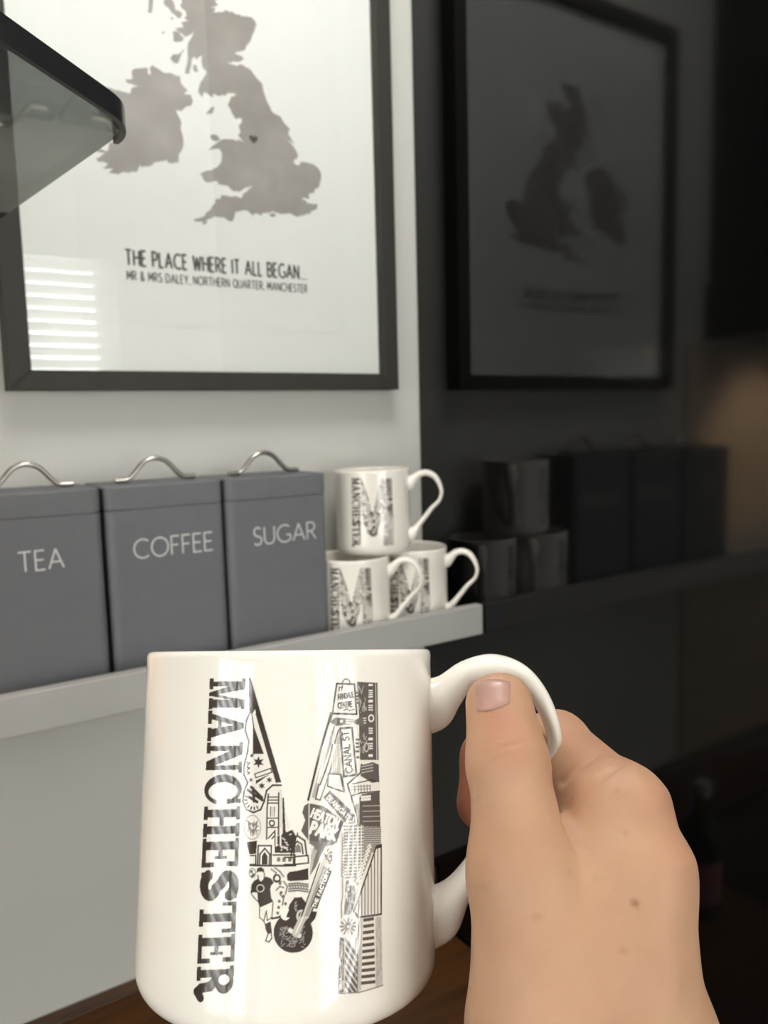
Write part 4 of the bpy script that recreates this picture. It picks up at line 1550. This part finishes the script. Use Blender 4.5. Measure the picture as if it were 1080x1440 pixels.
HV = HV+NRM*disp[:, None]

me = bpy.data.meshes.new('person')
WV = c2w(HV)
me.vertices.add(len(WV))
me.vertices.foreach_set('co', WV.astype(np.float32).ravel())
me.loops.add(HF.size)
me.loops.foreach_set('vertex_index', HF.astype(np.int32).ravel())
me.polygons.add(len(HF))
me.polygons.foreach_set('loop_start', np.arange(0, HF.size, 4, dtype=np.int32))
me.update(calc_edges=True)
bm = bmesh.new()
bm.from_mesh(me)
bmesh.ops.recalc_face_normals(bm, faces=bm.faces)
bm.to_mesh(me)
bm.free()
spot = lambda x, y, r: np.exp(-(np.hypot(QX-x, QY-y)/r)**4)*FRONT
mole = np.clip(spot(893, 1270, 6.5)*.75+spot(880, 1173, 4)*.25+spot(875, 1337, 7)*.22+spot(838, 1237, 5)*.14+spot(800, 1228, 5)*.12+spot(868, 1112, 4)*.2+spot(755, 1290, 8)*.18, 0, 1)
soft = lambda x, y, r: np.exp(-(np.hypot(QX-x, QY-y)/r)**2)
red = np.clip(.9*((HV[:, 2] > .2295) & (QX < 720))+.22*soft(815, 1060, 50)+.35*soft(715, 1050, 34)+.5*soft(700, 1010, 25)+.35*soft(940, 1120, 40)+.3*soft(965, 1210, 40), 0, 1)
for nm, arr in (('mole', mole), ('red', red)):
    at = me.attributes.new(nm, 'FLOAT', 'POINT')
    at.data.foreach_set('value', arr.astype(np.float32))
M_SKIN = mat('skin', srgb(224, 184, 150), rough=.6, bump=(700, .45, .0003), sss=(.15, (1.0, .35, .18), .002))
nt = M_SKIN.node_tree
tc = nt.nodes.new('ShaderNodeTexCoord')
nz = nt.nodes.new('ShaderNodeTexNoise')
nz.inputs['Scale'].default_value = 45
nz.inputs['Detail'].default_value = 5
nt.links.new(tc.outputs['Object'], nz.inputs['Vector'])
rp = nt.nodes.new('ShaderNodeValToRGB')
rp.color_ramp.elements[0].position, rp.color_ramp.elements[1].position = .3, .72
rp.color_ramp.elements[0].color, rp.color_ramp.elements[1].color = srgb(178, 136, 106), srgb(190, 150, 119)
nt.links.new(nz.outputs['Fac'], rp.inputs[0])
prev = rp.outputs[0]
for nm, colr in (('red', srgb(172, 106, 82)), ('mole', srgb(126, 78, 52))):
    an = nt.nodes.new('ShaderNodeAttribute')
    an.attribute_name = nm
    mx = nt.nodes.new('ShaderNodeMixRGB')
    mx.inputs[2].default_value = colr
    nt.links.new(an.outputs['Fac'], mx.inputs[0])
    nt.links.new(prev, mx.inputs[1])
    prev = mx.outputs[0]
nt.links.new(prev, nt.nodes['Principled BSDF'].inputs['Base Color'])
person = link('person', me, M_SKIN, smooth=True)
tag(person, 'bare right hand and forearm gripping the foreground mug handle', 'person')


# thumbnail
NG = 14
NVs = []
for j in range(NG+1):
    v = j/NG
    for i in range(NG+1):
        u = i/NG
        top = np.array([665+55*u, 958-5*math.sin(math.pi*u)])
        bot = np.array([668+52*u, 1002-15*u+5*math.sin(math.pi*u)])
        q = top*(1-v)+bot*v
        edge = min(u, 1-u, v*1.5, 1-v)*NG
        NVs.append(march(*q)*(1-(.0002+.0004*min(edge/2.5, 1))/.21 + (.0009/.21 if edge < .5 else 0)))
NFs = [(j*(NG+1)+i, j*(NG+1)+i+1, (j+1)*(NG+1)+i+1, (j+1)*(NG+1)+i) for j in range(NG) for i in range(NG)]
nme = pydata(c2w(np.array(NVs)), NFs)
nail = link('thumbnail', nme, mat('nail', srgb(170, 130, 118), rough=.36, noise=(160, srgb(180, 142, 128), .6)), person, smooth=True)
nail['label'] = 'short pinkish thumbnail'
